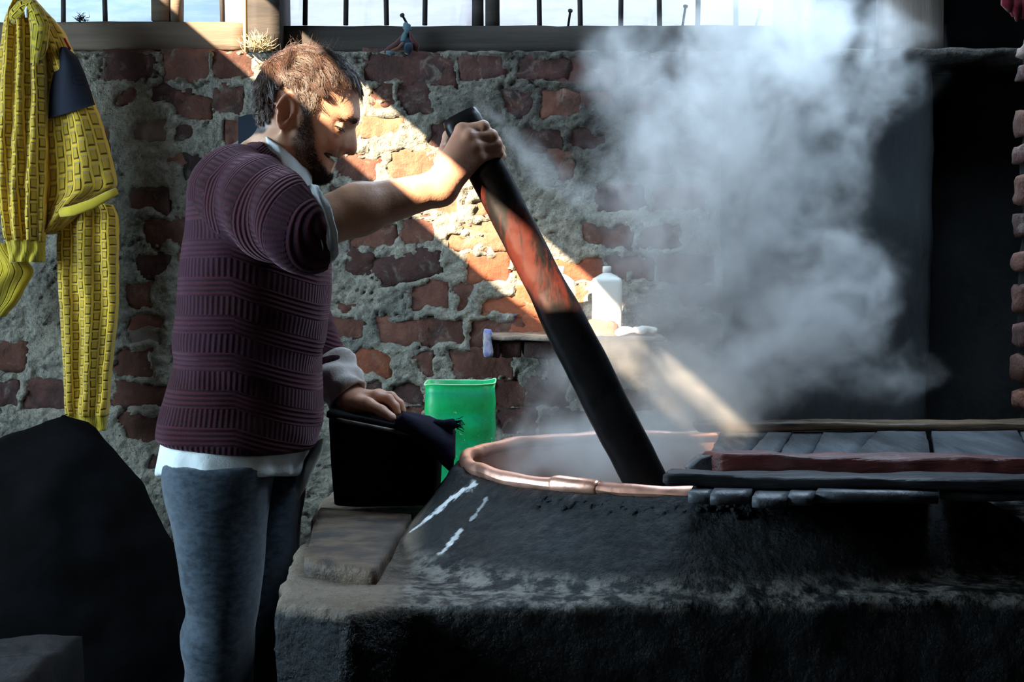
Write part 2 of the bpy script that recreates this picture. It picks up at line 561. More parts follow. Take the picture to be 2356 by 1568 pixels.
# ---- brick wall: rough mortar bed with every brick its own piece
# (x0, y0, x1, y1, tone, slant) in photo pixels
BR = [
 (245,122,352,183,'d',0),(380,120,480,182,'b',0),(492,124,592,178,'b',0),(275,205,318,236,'b',0),(350,204,438,238,'d',8),(408,226,482,272,'b',10),(500,202,556,258,'b',0),
 (410,282,450,316,'d',0),(520,278,552,332,'b',0),(310,278,380,322,'m',0),(372,356,432,380,'b',0),(430,356,505,412,'d',0),
 (300,432,384,486,'d',6),(335,506,428,562,'b',0),(322,585,386,637,'d',0),(296,655,346,702,'b',0),(300,728,376,752,'b',0),(296,756,378,792,'m',0),(268,800,354,866,'b',0),(262,880,394,936,'b',4),(280,952,374,1016,'b',0),
 (0,880,40,932,'d',0),(60,876,150,934,'d',0),(0,790,60,850,'b',0),(345,1038,392,1078,'d',0),(388,800,410,840,'b',0),(420,580,455,640,'b',0),
 (842,124,1048,190,'d',4),(1064,130,1156,180,'d',0),(1186,134,1300,178,'d',4),(1290,136,1412,198,'d',4),
 (855,196,904,240,'b',0),(916,196,992,256,'d',0),(826,236,898,248,'t',0),(1160,210,1222,266,'d',0),(1250,214,1332,264,'b',0),(1345,215,1402,244,'d',0),
 (842,278,922,312,'t',0),(806,292,834,320,'t',0),(986,282,1030,334,'d',0),(1196,300,1290,348,'d',0),(1312,300,1400,338,'d',0),(1260,350,1312,405,'b',0),
 (900,346,996,408,'t',0),(776,362,870,412,'b',8),(770,432,840,470,'d',0),
 (985,446,1058,492,'t',0),(1092,462,1140,492,'t',0),(925,504,1004,556,'b',0),(802,526,906,570,'b',-3),
 (1058,512,1200,540,'t',0),(1030,538,1210,570,'t',0),
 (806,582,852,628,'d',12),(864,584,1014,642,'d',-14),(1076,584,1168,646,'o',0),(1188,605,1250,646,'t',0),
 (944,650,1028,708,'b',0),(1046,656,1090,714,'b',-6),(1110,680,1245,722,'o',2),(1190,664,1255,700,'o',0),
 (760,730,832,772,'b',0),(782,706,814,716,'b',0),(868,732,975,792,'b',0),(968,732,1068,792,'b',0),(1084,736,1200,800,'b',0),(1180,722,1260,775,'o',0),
 (744,808,900,866,'o',0),(952,810,992,860,'b',0),(1040,806,1180,870,'b',0),
 (826,876,882,912,'d',0),(892,880,976,932,'d',0),(862,930,978,980,'b',0),(1140,872,1200,932,'b',0),(1150,938,1230,1000,'d',0),(1215,870,1300,930,'d',0),(1250,945,1360,995,'d',0),(770,880,815,920,'d',0),
 (1270,598,1388,646,'o',0),(1400,590,1500,640,'b',0),(1245,660,1300,700,'t',0),(1310,655,1345,720,'t',0),(1345,520,1450,570,'b',0),(1470,520,1560,570,'b',0),
 (1380,430,1480,482,'d',0),(1500,430,1620,480,'b',0),(1430,340,1540,395,'d',0),(1560,340,1660,392,'d',0),(1440,215,1560,262,'d',0),(1580,215,1680,262,'b',0),(1430,135,1560,190,'d',0),(1580,136,1690,190,'d',0),
 (1520,590,1640,645,'b',0),(1560,664,1680,715,'b',0),(1540,735,1660,790,'b',0),(1420,815,1540,870,'b',0),(1570,815,1690,868,'b',0),(1400,890,1500,945,'b',0),(1530,890,1660,945,'b',0),(1270,810,1390,865,'b',0),
 (185,300,255,350,'b',0),(150,520,260,570,'d',0),(560,430,660,480,'b',0),(480,520,600,570,'b',0),(560,600,680,650,'b',0),(460,680,580,730,'b',0),(600,760,720,815,'b',0),(470,830,590,880,'b',0),(620,900,720,950,'b',0),
]
sx = WD / F
def uz(px, py):
    q = P(px, py, WD)
    return q[0], q[2]
brk = []
for (x0, y0, x1, y1, t, sl) in BR:
    cx_, cz_ = uz((x0 + x1) / 2, (y0 + y1) / 2)
    brk.append((cx_, cz_, (x1 - x0) * sx / 2, (y1 - y0) * sx / 2, t, math.radians(-sl)))

# mortar bed
gx = np.linspace(-2.0, 2.4, 600)
gz = np.concatenate([np.linspace(.0, .55, 14), np.linspace(.56, ZT, 205)])
X, Z = np.meshgrid(gx, gz)
Pm = np.stack([X.ravel(), np.zeros(X.size), Z.ravel()], 1)
mask = np.zeros(X.size)
for (bx, bz, hw, hh, t, an) in brk:
    near = (np.abs(Pm[:, 0] - bx) < hw + .06) & (np.abs(Pm[:, 2] - bz) < hh + .06)
    q = Pm[near]
    ca, sa = math.cos(an), math.sin(an)
    u = (q[:, 0] - bx) * ca + (q[:, 2] - bz) * sa
    v = -(q[:, 0] - bx) * sa + (q[:, 2] - bz) * ca
    qq = np.stack([q[:, 0], q[:, 2], np.full(len(q), bx)], 1)
    wob = .020 * fbm(qq * 17, 3) + .004
    d = np.maximum(np.abs(u) - hw, np.abs(v) - hh) + wob
    mask[near] = np.maximum(mask[near], 1 - sstep(-.006, .006, d))
big = fbm(Pm * np.array([5, 1, 5]), 4)
fine = fbm(Pm * 34 + 9, 4)
grit = fbm(Pm * 95 + 4, 2)
off = .011 + .010 * big + .0075 * fine + .0050 * grit
off = off * (1 - mask) - .004 * mask - .007 * (4 * mask * (1 - mask)) ** .7 * (.4 + sstep(-.2, .4, fbm(Pm * 8 + 50, 2)))
# cracks and joints open in the plaster
jn = np.abs(fbm(Pm * np.array([9, 1, 13]) + 40, 3))
off -= .016 * (1 - sstep(0, .05, jn)) * (1 - mask) * sstep(-.1, .35, fbm(Pm * 4 + 77, 2))
Y = WD - off
V = np.stack([Pm[:, 0], Y, Pm[:, 2]], 1)
nx_, nz_ = len(gx), len(gz)
top = V[-nx_:].copy()
lip = top.copy(); lip[:, 1] += .02; lip[:, 2] += .006 + .006 * pn(top * np.array([40, 1, 1]))
back = top.copy(); back[:, 1] = WD + .3; back[:, 2] += .004
V = np.concatenate([V, lip, back])
m, nt, b = mat_new('mud_mortar')
k = NB(nt)
co = k.geo()
n1 = k.noise(co, 7, 8, .65)
col = k.mix(k.ramp(n1, .36, .66), (.34, .31, .25), (.20, .195, .165))
col = k.mix(k.ramp(k.noise(co, 60, 4, .7), .42, .62), col, k.mix(.5, col, (.42, .39, .32)))
col = k.mix(k.math('MULTIPLY', k.ramp(k.noise(co, 130, 3, .7), .52, .66), .6), col, (.10, .095, .08))
col = k.mix(k.math('MULTIPLY', k.ramp(k.noise(co, 2.6, 5, .65), .5, .68), .6), col, (.115, .125, .115))
# patchy soot on the wall over the stove
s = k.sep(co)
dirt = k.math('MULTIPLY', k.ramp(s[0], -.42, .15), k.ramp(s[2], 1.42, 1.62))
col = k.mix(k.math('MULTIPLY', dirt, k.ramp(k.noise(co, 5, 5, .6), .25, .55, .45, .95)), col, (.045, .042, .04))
# blue dye splashes round the shelf
bl = k.math('MULTIPLY', k.ramp(k.vmath('DISTANCE', co, tuple(P(1215, 735, WD))), .09, .02), k.ramp(k.noise(co, 26, 4, .6), .46, .56))
col = k.mix(k.math('MULTIPLY', bl, .8), col, (.07, .08, .30))
k.put(b.inputs['Base Color'], col)
b.inputs['Roughness'].default_value = .95
b.inputs['Specular IOR Level'].default_value = .15
h = k.math('ADD', k.noise(co, 110, 5, .65), k.math('MULTIPLY', k.vor(co, 55), .6))
k.put(b.inputs['Normal'], k.bump(h, 1.0, .012))
M['mortar'] = m
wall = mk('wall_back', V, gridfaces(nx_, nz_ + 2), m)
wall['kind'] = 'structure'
MB_ = {'b': 'brick', 'd': 'brick_dark', 'o': 'brick_orange', 't': 'brick_tan', 'm': 'mortarbrick'}
M['mortarbrick'] = stuff_mat('plastered_brick', (.17, .13, .11), (.13, .09, .08), 14, .93, .8, 70, .006, rand=.2)
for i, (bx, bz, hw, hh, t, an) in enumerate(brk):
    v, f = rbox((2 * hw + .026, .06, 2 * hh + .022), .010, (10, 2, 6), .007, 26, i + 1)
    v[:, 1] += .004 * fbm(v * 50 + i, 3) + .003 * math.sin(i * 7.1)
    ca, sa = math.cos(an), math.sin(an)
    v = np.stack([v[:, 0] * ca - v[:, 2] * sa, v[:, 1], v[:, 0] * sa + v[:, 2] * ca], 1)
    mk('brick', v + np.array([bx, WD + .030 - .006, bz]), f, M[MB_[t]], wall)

# ---- window strip above the wall
def beam(name, px0, px1, py0, py1, d0, d1, mat, seed, noise=.003, parent=None, kind='structure', cuts=(24, 2, 4), rad=.008):
    a, c = P(px0, py1, d0), P(px1, py0, d0)
    v, f = rbox((c[0] - a[0], d1 - d0, c[2] - a[2]), rad, cuts, noise, 9, seed)
    o = mk(name, v + np.array([(a[0] + c[0]) / 2, (d0 + d1) / 2, (a[2] + c[2]) / 2]), f, mat, parent)
    if kind: o['kind'] = kind
    return o
YB = WD + .02
beam('trim_1', -200, 566, 48, 116, YB, YB + .16, M['wood_grey'], 1)
beam('trim_2', 636, 2056, 57, 124, YB, YB + .16, M['wood_dark'], 2, .004)
zb = 2.74
def post(name, px0, px1, pyb, d0, d1, mat, seed, pxs=None):
    a, c = P(px0, pyb, d0), P(px1, pyb, d0)
    v, f = rbox((c[0] - a[0], d1 - d0, zb - a[2]), .006, (3, 2, 18), .003, 8, seed)
    o = mk(name, v + np.array([(a[0] + c[0]) / 2, (d0 + d1) / 2, (a[2] + zb) / 2]), f, mat)
    o['kind'] = 'structure'
    return o
post('trim_3', 568, 644, 118, WD - .045, WD + .14, M['wood_dark'], 3)
M['edge_strip'] = stuff_mat('pale_edge_strip', (.42, .32, .20), (.32, .23, .13), 9, .7, .4, 30, .002, stretch=(3, 3, .25))  # narrow pale strip along the post's left edge
post('trim_4', 557, 568, 118, WD - .03, WD + .1, M['edge_strip'], 4)
M['wood_pale'] = stuff_mat('pale_post', (.20, .165, .14), (.14, .115, .10), 6, .8, .6, 30, .003, (.05, .045, .04), .6, .74, stretch=(3, 3, .25))
post('trim_5', 2052, 2173, 128, WD - .12, WD + .05, M['wood_pale'], 5)
post('trim_6', 1784, 2180, 60, WD + .06, WD + .12, M['soot'], 6)

def sheet_mat(name, c1, c2):
    m, nt, b = mat_new(name)
    k = NB(nt)
    co = k.geo()
    n = k.noise(k.vmath('MULTIPLY', co, (1.2, 1, 6)), 5, 5, .6)
    col = k.mix(k.ramp(n, .35, .65), c1, c2)
    tr = k.n('ShaderNodeBsdfTranslucent'); k.put(tr.inputs[0], col)
    df = k.n('ShaderNodeBsdfDiffuse'); k.put(df.inputs[0], col)
    mx = k.n('ShaderNodeMixShader'); mx.inputs[0].default_value = .12
    nt.links.new(tr.outputs[0], mx.inputs[1]); nt.links.new(df.outputs[0], mx.inputs[2])
    nt.links.new(mx.outputs[0], nt.nodes['Material Output'].inputs[0])
    return m
M['sheet_blue'] = sheet_mat('blue_plastic', (.74, .84, .92), (.52, .66, .80))
M['sheet_white'] = sheet_mat('clear_plastic', (.98, .93, .90), (.86, .80, .78))

def window(name, px0, px1, pyb, bars, mullion, sheet, seed):
    a, c = P(px0, pyb, YB + .05), P(px1, pyb, YB + .05)
    w = empty(name, ((a[0] + c[0]) / 2, YB + .05, a[2]))
    w['kind'] = 'structure'
    nx, nz = 60, 24
    xs = np.linspace(a[0] - .02, c[0] + .02, nx); zs = np.linspace(a[2] - .03, zb, nz)
    X, Z = np.meshgrid(xs, zs)
    q = np.stack([X.ravel(), np.full(X.size, YB + .14), Z.ravel()], 1)
    q[:, 1] += .02 * fbm(q * np.array([3, 1, 5]) + seed * 9, 3) + .012 * (1 - sstep(0, .1, np.abs(pn(q * np.array([5, 1, 6]) + seed))))
    mk('plastic_sheet', q, gridfaces(nx, nz), M[sheet], w)
    for px in bars:
        e = P(px, pyb + 6, YB + .05)
        v, f = tube([e + np.array([.002 * math.sin(px + j), 0, (zb - e[2]) * j / 8]) for j in range(9)], .0068, 8, up=(0, 1, 0))
        mk('bar', v, f, M['wood_bar'], w)
    for (m0, m1, mt) in mullion:
        e0, e1 = P(m0, pyb + 4, YB + .02), P(m1, pyb + 4, YB + .02)
        v, f = rbox((e1[0] - e0[0], .05, zb - e0[2]), .003, (2, 1, 14), .002, 9, m0)
        mk('mullion', v + np.array([(e0[0] + e1[0]) / 2, YB + .04, (e0[2] + zb) / 2]), f, M[mt], w)
    return w
window('window_1', -150, 557, 45, [50, 145, 241, 512], [(348, 391, 'wood_grey'), (393, 415, 'wood_grey')], 'sheet_blue', 1)
window('window_2', 645, 1085, 52, [703, 797, 888, 979], [], 'sheet_white', 2)
window('window_3', 1088, 1786, 56, [1240, 1335, 1427, 1517, 1607, 1694], [(1085, 1113, 'wood_dark'), (1115, 1150, 'wood_dark')], 'sheet_white', 3)

# ---- smoked plaster pier at the right, recess beside it, brick jamb at the frame's edge
v = []
def grid_slab(name, lo, hi, mat, cuts, noise, ns, seed, rad=.02, parent=None, kind='structure'):
    lo, hi = np.array(lo, float), np.array(hi, float)
    v, f = rbox(hi - lo, rad, cuts, noise, ns, seed)
    o = mk(name, v + (lo + hi) / 2, f, mat, parent)
    if kind: o['kind'] = kind
    return o
pd = 3.42
grid_slab('wall_pier', (P(1700, 500, pd)[0], pd, 0), (P(2152, 500, pd)[0], WD + .02, P(2100, 131, pd)[2]), M['pier'], (24, 6, 50), .012, 4, 7, .03)
grid_slab('wall_recess', (P(2120, 500, 3.72)[0], 3.66, 0), (2.4, WD + .05, P(2200, 112, 3.66)[2]), M['soot'], (20, 3, 40), .015, 4, 8, .02)
grid_slab('trim_7', (P(1900, 120, 3.40)[0], 3.40, P(2100, 131, 3.40)[2]), (2.38, WD + .05, P(2250, 107, 3.40)[2]), M['mortar'], (50, 12, 3), .012, 9, 9, .012)
grid_slab('wall_recess_upper', (P(2176, 50, WD)[0], WD + .02, ZT), (2.4, WD + .12, 2.78), M['soot'], (16, 2, 16), .02, 6, 10, .01)
# brick jamb
jx = P(2338, 600, 3.0)[0]
jamb = grid_slab('wall_jamb', (jx + .012, 2.95, 0), (2.38, 3.03, P(2345, 72, 2.95)[2]), M['pier'], (8, 4, 60), .012, 9, 12, .02)
for i, (y0, y1, t) in enumerate([(96, 130, 'm'), (140, 180, 'd'), (245, 310, 'b'), (325, 375, 'd'), (395, 470, 'b'), (485, 545, 'd'), (575, 625, 'b'), (650, 725, 'b'), (740, 800, 'd'), (820, 880, 'b'), (895, 945, 'b')]):
    a, c = P(2344, y1, 2.95), P(2344, y0, 2.95)
    v, f = rbox((.24, .09, c[2] - a[2]), .012, (8, 3, 5), .008, 24, i + 60)
    mk('brick', v + np.array([jx + .118, 2.985, (a[2] + c[2]) / 2]), f, M[MB_[t]], jamb)

# ------------------------------------------------------------------ clay stove that holds the cauldron
CC = np.array([(1595 - 1178) / F * 2.6, 2.6])
RC = 0.418
ZR = 0.925
ZP = 0.80
th_k = np.radians([-180, -165, -145, -125, -90, -60, -30, 0, 60, 120, 180])
rb_k = np.array([.52, .56, .63, .625, .572, .575, .62, .64, .60, .52, .52])
def stove_sdf(p):
    x, y, z = p[:, 0], p[:, 1], p[:, 2]
    th = np.arctan2(y - CC[1], x - CC[0])
    r = np.hypot(x - CC[0], y - CC[1])
    nz = fbm(p * np.array([5, 5, 7]), 3)
    lo = fbm(p * 22 + 3, 3)
    # base block: left edge slants, front edge sags to the left
    fx = -.335 - .06 * (y - 1.95) + .02 * nz
    front = 1.982 + .035 * np.clip(x, 0, 2) - .07 * sstep(-.12, -.24, x) * sstep(-.36, -.2, x) + .007 * nz
    zt = ZP + .012 * np.clip(x - .5, 0, 2) + .006 * nz - .006 * (1 - sstep(0.0, .02, y - front))
    d1 = np.maximum(np.maximum(front - y, y - 3.40), np.maximum(np.maximum(fx - x, x - 1.04), z - zt))
    d1 = smax(np.maximum(front - y, fx - x), d1, .010)
    rb = np.interp(th, th_k, rb_k)
    t = np.clip((ZR - .006 - z) / (ZR - .006 - ZP), -1, 1.4)
    prof = (RC + .02) + (rb - RC - .02) * np.sign(t) * np.abs(t) ** 1.25
    d2 = (r - prof) * .68 + .006 * nz
    d2 = smax(d2, z - (ZR - .004 + .004 * lo), .012)
    d2 = np.maximum(d2, front + .014 - y)
    d = smin(d1, d2, .012)
    d = d - .003 * lo - .0012 * pn(p * 70)
    # the bowl's cavity
    return np.maximum(d, -(np.maximum(r - RC, .55 - z)))
V, Fq = nets(lambda p: np.maximum(stove_sdf(p), .45 - p[:, 2]), (-.5, 1.8, .42), (1.1, 3.46, .96), .0075, 12, safety=2.0)
m, nt, b = mat_new('wet_clay')
k = NB(nt)
co = k.geo()
n1 = k.noise(co, 6, 7, .65)
col = k.mix(k.ramp(n1, .35, .66), (.0095, .0128, .0152), (.0038, .0052, .0064))
s = k.sep(co)
# wet highlight along the mound's foot painted as a pale band; worn left corner
ledge_highlight = k.math('MULTIPLY', k.ramp(k.noise(co, 30, 6, .7), .42, .62), k.math('MULTIPLY', k.ramp(s[2], ZP + .03, ZP + .006), k.ramp(s[2], ZP - .022, ZP - .006)))
col = k.mix(k.math('MULTIPLY', ledge_highlight, .6), col, (.30, .28, .25))
worn = k.math('MULTIPLY', k.ramp(s[0], -.13, -.2), k.math('MULTIPLY', k.ramp(s[2], ZP - .018, ZP - .004), k.ramp(s[1], 1.9, 1.95)))
col = k.mix(k.math('MULTIPLY', worn, k.ramp(n1, .3, .5, .5, 1)), col, (.155, .12, .088))
# pale ragged streaks down the mound
def streak(col, pts, w, amt):
    for (p0, p1) in zip(pts[:-1], pts[1:]):
        a = Vector(p0); ab = Vector(p1) - a
        t = k.math('DIVIDE', k.vmath('DOT_PRODUCT', k.vmath('SUBTRACT', co, tuple(a)), tuple(ab)), ab.length_squared, clamp=True)
        q = k.vmath('ADD', tuple(a), k.vmath('SCALE', tuple(ab), None, t))
        d = k.vmath('DISTANCE', co, q)
        d = k.math('ADD', d, k.math('MULTIPLY', k.math('SUBTRACT', k.noise(co, 55, 5, .7), .5), w * 3.6))
        col = k.mix(k.math('MULTIPLY', k.ramp(d, w, w * .3), amt), col, (.62, .64, .66))
    return col
def on_mound(px, py):
    # march the camera ray onto the mound
    o = np.array([0, 0, CAMZ]); q = P(px, py, 1.0) - o
    ts = np.linspace(1.6, 3.2, 1600)
    pts = o + ts[:, None] * q
    d = stove_sdf(pts)
    i = np.argmax(d < 0)
    return pts[i]
col = streak(col, [on_mound(1086, 1116), on_mound(1035, 1148), on_mound(985, 1192), on_mound(960, 1210)], .017, .85)
col = streak(col, [on_mound(1118, 1148), on_mound(1085, 1195)], .006, .45)
col = streak(col, [on_mound(1058, 1222), on_mound(1036, 1250), on_mound(1016, 1272)], .008, .75)
k.put(b.inputs['Base Color'], col)
n2 = k.noise(co, 45, 7, .65)
wet = k.math('MULTIPLY', k.ramp(s[1], 2.03, 1.98), k.ramp(s[0], .1, -.15))
k.put(b.inputs['Roughness'], k.math('SUBTRACT', k.ramp(n2, .35, .65, .42, .72), k.math('MULTIPLY', wet, .36)))
b.inputs['Specular IOR Level'].default_value = .19
k.put(b.inputs['Normal'], k.bump(n2, 1.0, .013, k.bump(k.noise(co, 14, 4, .6), .5, .02)))
M['clay'] = m
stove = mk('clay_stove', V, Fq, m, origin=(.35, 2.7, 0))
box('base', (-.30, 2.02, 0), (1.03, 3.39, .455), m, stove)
cr = []
g_ = np.random.default_rng(17)
for i in range(46):
    a_ = g_.uniform(-2.25, -1.45)
    r_ = RC + .022 + g_.uniform(0, .022)
    q_, f_ = rbox(tuple(g_.uniform(.004, .011, 3)), .002, (2, 2, 2), .003, 120, i)
    cr.append((q_ + np.array([CC[0] + r_ * math.cos(a_), CC[1] + r_ * math.sin(a_), ZR - .012 - (r_ - RC - .02) * .7]), f_))
o_ = mk('crumbs', *join(cr), m, stove); o_['kind'] = 'stuff'
tag(stove, 'dark wet clay stove mounded up around the copper cauldron', 'stove')

# ---- cauldron
M['copper'] = stuff_mat('worn_copper', (.84, .47, .36), (.68, .34, .24), 7, .5, .35, 26, .004, (.40, .18, .13), .62, .76, metallic=.9, rough2=.32)
M['copper_dull'] = stuff_mat('dull_copper', (.50, .24, .16), (.34, .16, .11), 6, .55, .3, 20, .004, metallic=.75, rough2=.38)
cd = empty('copper_cauldron', (CC[0], CC[1], .56))
tag(cd, 'large round copper cauldron sunk in the clay stove, steaming', 'cauldron')
NT = 160
th = np.linspace(0, 2 * np.pi, NT, endpoint=False)
ring = np.stack([np.cos(th), np.sin(th), 0 * th], 1)
wob = 1 + .006 * np.sin(3 * th + 1) + .004 * np.sin(7 * th)
rows = []
for a in np.linspace(0, 2 * np.pi, 14, endpoint=False):
    rr = RC + .0125 * math.cos(a)
    q = ring * (rr * wob)[:, None]
    q[:, 2] = ZR + .0125 * math.sin(a) + .0015 * np.sin(11 * th) + .001 * np.sin(23 * th + a)
    q[:, 0] += CC[0]; q[:, 1] += CC[1]
    rows.append(q)
rows.append(rows[0])
mk('rim', np.concatenate(rows), gridfaces(NT, 15, True), M['copper'], cd)
prof = [(RC - .002, ZR - .006), (RC - .008, ZR - .03), (RC - .016, ZR - .07), (RC - .035, ZR - .14), (RC - .08, ZR - .23), (RC - .16, ZR - .3), (RC - .3, ZR - .34), (.01, ZR - .35)]
rows = [np.stack([CC[0] + r_ * np.cos(th), CC[1] + r_ * np.sin(th), 0 * th + z_ + .002 * np.sin(9 * th)], 1) for r_, z_ in prof]
mk('bowl', np.concatenate(rows), gridfaces(NT, len(prof), True)[:, ::-1], M['copper_dull'], cd)
# the riveted overlap in the rim
tt = np.linspace(-2.262, -2.05, 14)
rr = np.array([.0128, .0152, .0162, .016, .0158, .0155, .0152, .015, .015, .0148, .0146, .0143, .0138, .0128])
v, f = tube([(CC[0] + RC * math.cos(a), CC[1] + RC * math.sin(a), ZR + .001) for a in tt], rr, 14)
mk('rim_joint', v, f, M['copper'], cd)
# ---- the dye
m, nt, b = mat_new('dye_bath')
b.inputs['Base Color'].default_value = (.10, .085, .075, 1)
b.inputs['Roughness'].default_value = .18
k = NB(nt)
k.put(b.inputs['Normal'], k.bump(k.noise(k.coord(), 16, 4, .6), .5, .01))
rl = RC - .037
rows = [np.stack([CC[0] + r_ * np.cos(th), CC[1] + r_ * np.sin(th), 0 * th + .80 + .002 * np.sin(5 * th + r_ * 40)], 1) for r_ in np.linspace(rl, .004, 24)]
dye = mk('dye_bath', np.concatenate(rows), gridfaces(NT, 24, True), m)
tag(dye, 'hot brown liquid steaming inside the copper cauldron', 'liquid', kind='stuff')
# ------------------------------------------------------------------ wooden lid of planks and battens
lid = empty('plank_lid', P(1950, 1100, 2.45) * np.array([1, 1, 0]) + np.array([0, 0, ZR + .013]))
tag(lid, 'blackened plank lid with three cross battens half covering the cauldron', 'lid')
M['plank'] = stuff_mat('wet_plank', (.060, .066, .074), (.030, .034, .040), 6, .55, .6, 24, .004, (.02, .02, .022), .6, .78, stretch=(3, .4, 3), rough2=.36, rand=.25, spec=.24)
M['batten'] = stuff_mat('charred_batten', (.022, .023, .026), (.009, .009, .011), 6, .6, .8, 24, .006, (.06, .058, .058), .66, .8, stretch=(.35, 3, 3), rough2=.4, spec=.14)
M['batten_red'] = stuff_mat('split_red_wood', (.085, .016, .014), (.035, .009, .009), 8, .6, .9, 20, .008, (.14, .055, .04), .64, .8, stretch=(.3, 3, 3), rough2=.4)
M['batten_pale'] = stuff_mat('wet_batten', (.12, .08, .05), (.04, .03, .022), 8, .4, .7, 24, .005, (.02, .018, .017), .55, .7, stretch=(.3, 3, 3), rough2=.22)
def quad_board(name, c4, z0, z1, mat, parent, cuts, noise, ns, seed, rad=.004, bow=0.0):
    """board over a quadrilateral footprint: c4 = front-left, front-right, back-right, back-left (x, y)"""
    v, f = rbox((1, 1, 1), .0, cuts)
    c4 = np.array([c[:2] for c in c4], float)
    u, w, t = v[:, 0] + .5, v[:, 1] + .5, v[:, 2] + .5
    xy = ((1 - u) * (1 - w))[:, None] * c4[0] + (u * (1 - w))[:, None] * c4[1] + (u * w)[:, None] * c4[2] + ((1 - u) * w)[:, None] * c4[3]
    q = np.concatenate([xy, (z0 + (z1 - z0) * t)[:, None]], 1)
    q[:, 2] += bow * np.sin(u * 9 + seed)
    # soften the arrises
    ctr = np.concatenate([c4.mean(0), [(z0 + z1) / 2]])
    e = (np.abs(v) > .499).sum(1)
    q += (ctr - q) / np.linalg.norm(ctr - q, axis=1)[:, None] * (rad * np.clip(e - 1, 0, 2))[:, None]
    q += noise * np.stack([fbm(q * ns + seed * 5 + j * 30, 3) for j in range(3)], 1)
    return mk(name, q, f, mat, parent)
zp0, zp1 = ZR + .0135, ZR + .0285
fr = [(1583, 1631), (1633, 1724), (1728, 1810), (1812, 1868), (1874, 2160), (2165, 2420), (2424, 2700)]
bk = [(1660, 1767), (1771, 1823), (1825, 1893), (1897, 2018), (2021, 2130), (2142, 2340), (2346, 2560)]
fy = [1128, 1131, 1134, 1134, 1130, 1124, 1124]
for i, ((a, c), (e, g)) in enumerate(zip(fr, bk)):
    dz = [0, .001, -.002, 0, .002, .001, 0][i]
    A, B_ = PZ(a, fy[i] + 6, zp1), PZ(c, fy[i] + 7, zp1)
    E, G = P(e, 1010, 2.84), P(g, 1010, 2.84)
    quad_board('plank', [A, B_, G, E], zp0 + dz, zp1 + dz, M['plank'], lid, (4, 18, 2), .0022, 16, i + 1, .003)
z2 = zp1 + .001
# front batten, split reddish batten with a pointed end, rear batten
A, B_, = PZ(1522, 1121, z2), PZ(2520, 1134, z2)
D_, C_ = PZ(1540, 1083, z2 + .016), PZ(2520, 1090, z2 + .016)
quad_board('batten', [A, B_, C_, D_], z2, z2 + .018, M['batten'], lid, (50, 5, 4), .0035, 14, 21, .006, .0012)
A, B_ = PZ(1650, 1090, z2), PZ(2520, 1108, z2)
quad_board('batten', [A, B_, B_ + np.array([.0, .06, 0]), A + np.array([-.02, .06, 0])], z2, z2 + .031, M['batten_red'], lid, (50, 5, 5), .0045, 14, 22, .005, .0012)
# grey pointed offcut that stands on the split batten's end
nose = [PZ(1578, 1078, z2 + .004), PZ(1640, 1088, z2), PZ(1652, 1042, z2 + .03), PZ(1610, 1052, z2 + .022)]
v, f = rbox((1, 1, 1), 0, (8, 2, 8))
q = []
a_, b_, c_, d_ = [np.array([n_[0], 0, n_[2]]) for n_ in nose]
for u, w, t in v + .5:
    s0 = a_ * (1 - u) + b_ * u; s1 = d_ * (1 - u) + c_ * u
    pt = s0 * (1 - t) + s1 * t
    pt[1] = nose[1][1] + .005 + .05 * w
    q.append(pt)
mk('batten_end', np.array(q) + .001 * fbm(np.array(q) * 30, 2)[:, None], f, M['plank'], lid)
A, B_ = PZ(1600, 994, z2), PZ(2520, 990, z2)
quad_board('batten', [A, B_, B_ + np.array([0, .085, 0]), A + np.array([.005, .085, 0])], z2, z2 + .017, M['batten_pale'], lid, (50, 5, 4), .003, 14, 24, .006, .001)

# ------------------------------------------------------------------ paddle
top_c, bot = P(1058, 270, 2.43), P(1500, 1135, 2.325)
ax = (bot - top_c) / np.linalg.norm(bot - top_c)
PA, PB = top_c, top_c + ax * (np.linalg.norm(bot - top_c) + .10)
m, nt, b = mat_new('polished_black_wood')
k = NB(nt)
co = k.geo()
n = k.noise(k.vmath('MULTIPLY', co, (2, 2, .7)), 7, 6, .65)
col = k.mix(k.ramp(n, .35, .65), (.008, .007, .007), (.005, .0045, .005))
s = k.sep(co)
# reddish tint painted in along the stretch the sun beam crosses
worn = k.math('MULTIPLY', k.ramp(s[2], 1.16, 1.26), k.ramp(s[2], 1.46, 1.40))
col = k.mix(k.math('MULTIPLY', worn, k.ramp(k.noise(k.vmath('MULTIPLY', co, (3, 3, .5)), 9, 5, .65, .3), .45, .60)), col, (.045, .010, .007))
k.put(b.inputs['Base Color'], col)
n2 = k.noise(co, 22, 6, .6)
k.put(b.inputs['Roughness'], k.ramp(n2, .35, .65, .26, .46))
b.inputs['Specular IOR Level'].default_value = .10
k.put(b.inputs['Normal'], k.bump(n2, .12, .002))
M['paddle'] = m
ts = np.linspace(0, 1, 60)
path = PA + np.outer(ts, PB - PA)
rad = np.interp(ts, [0, .02, .40, .46, .53, .8, 1], [.031, .0335, .0325, .0355, .0370, .0365, .034])
v, f = tube(path, np.stack([rad * 1.0, rad * .94], 1), 28, sq=.62, up=(0, 1, 0))
v = v + .0012 * fbm(v * 12, 3)[:, None]
paddle = mk('stirring_paddle', v, f, M['paddle'])
tag(paddle, 'long thick dark wooden pole held by the man, stirring the cauldron', 'paddle')

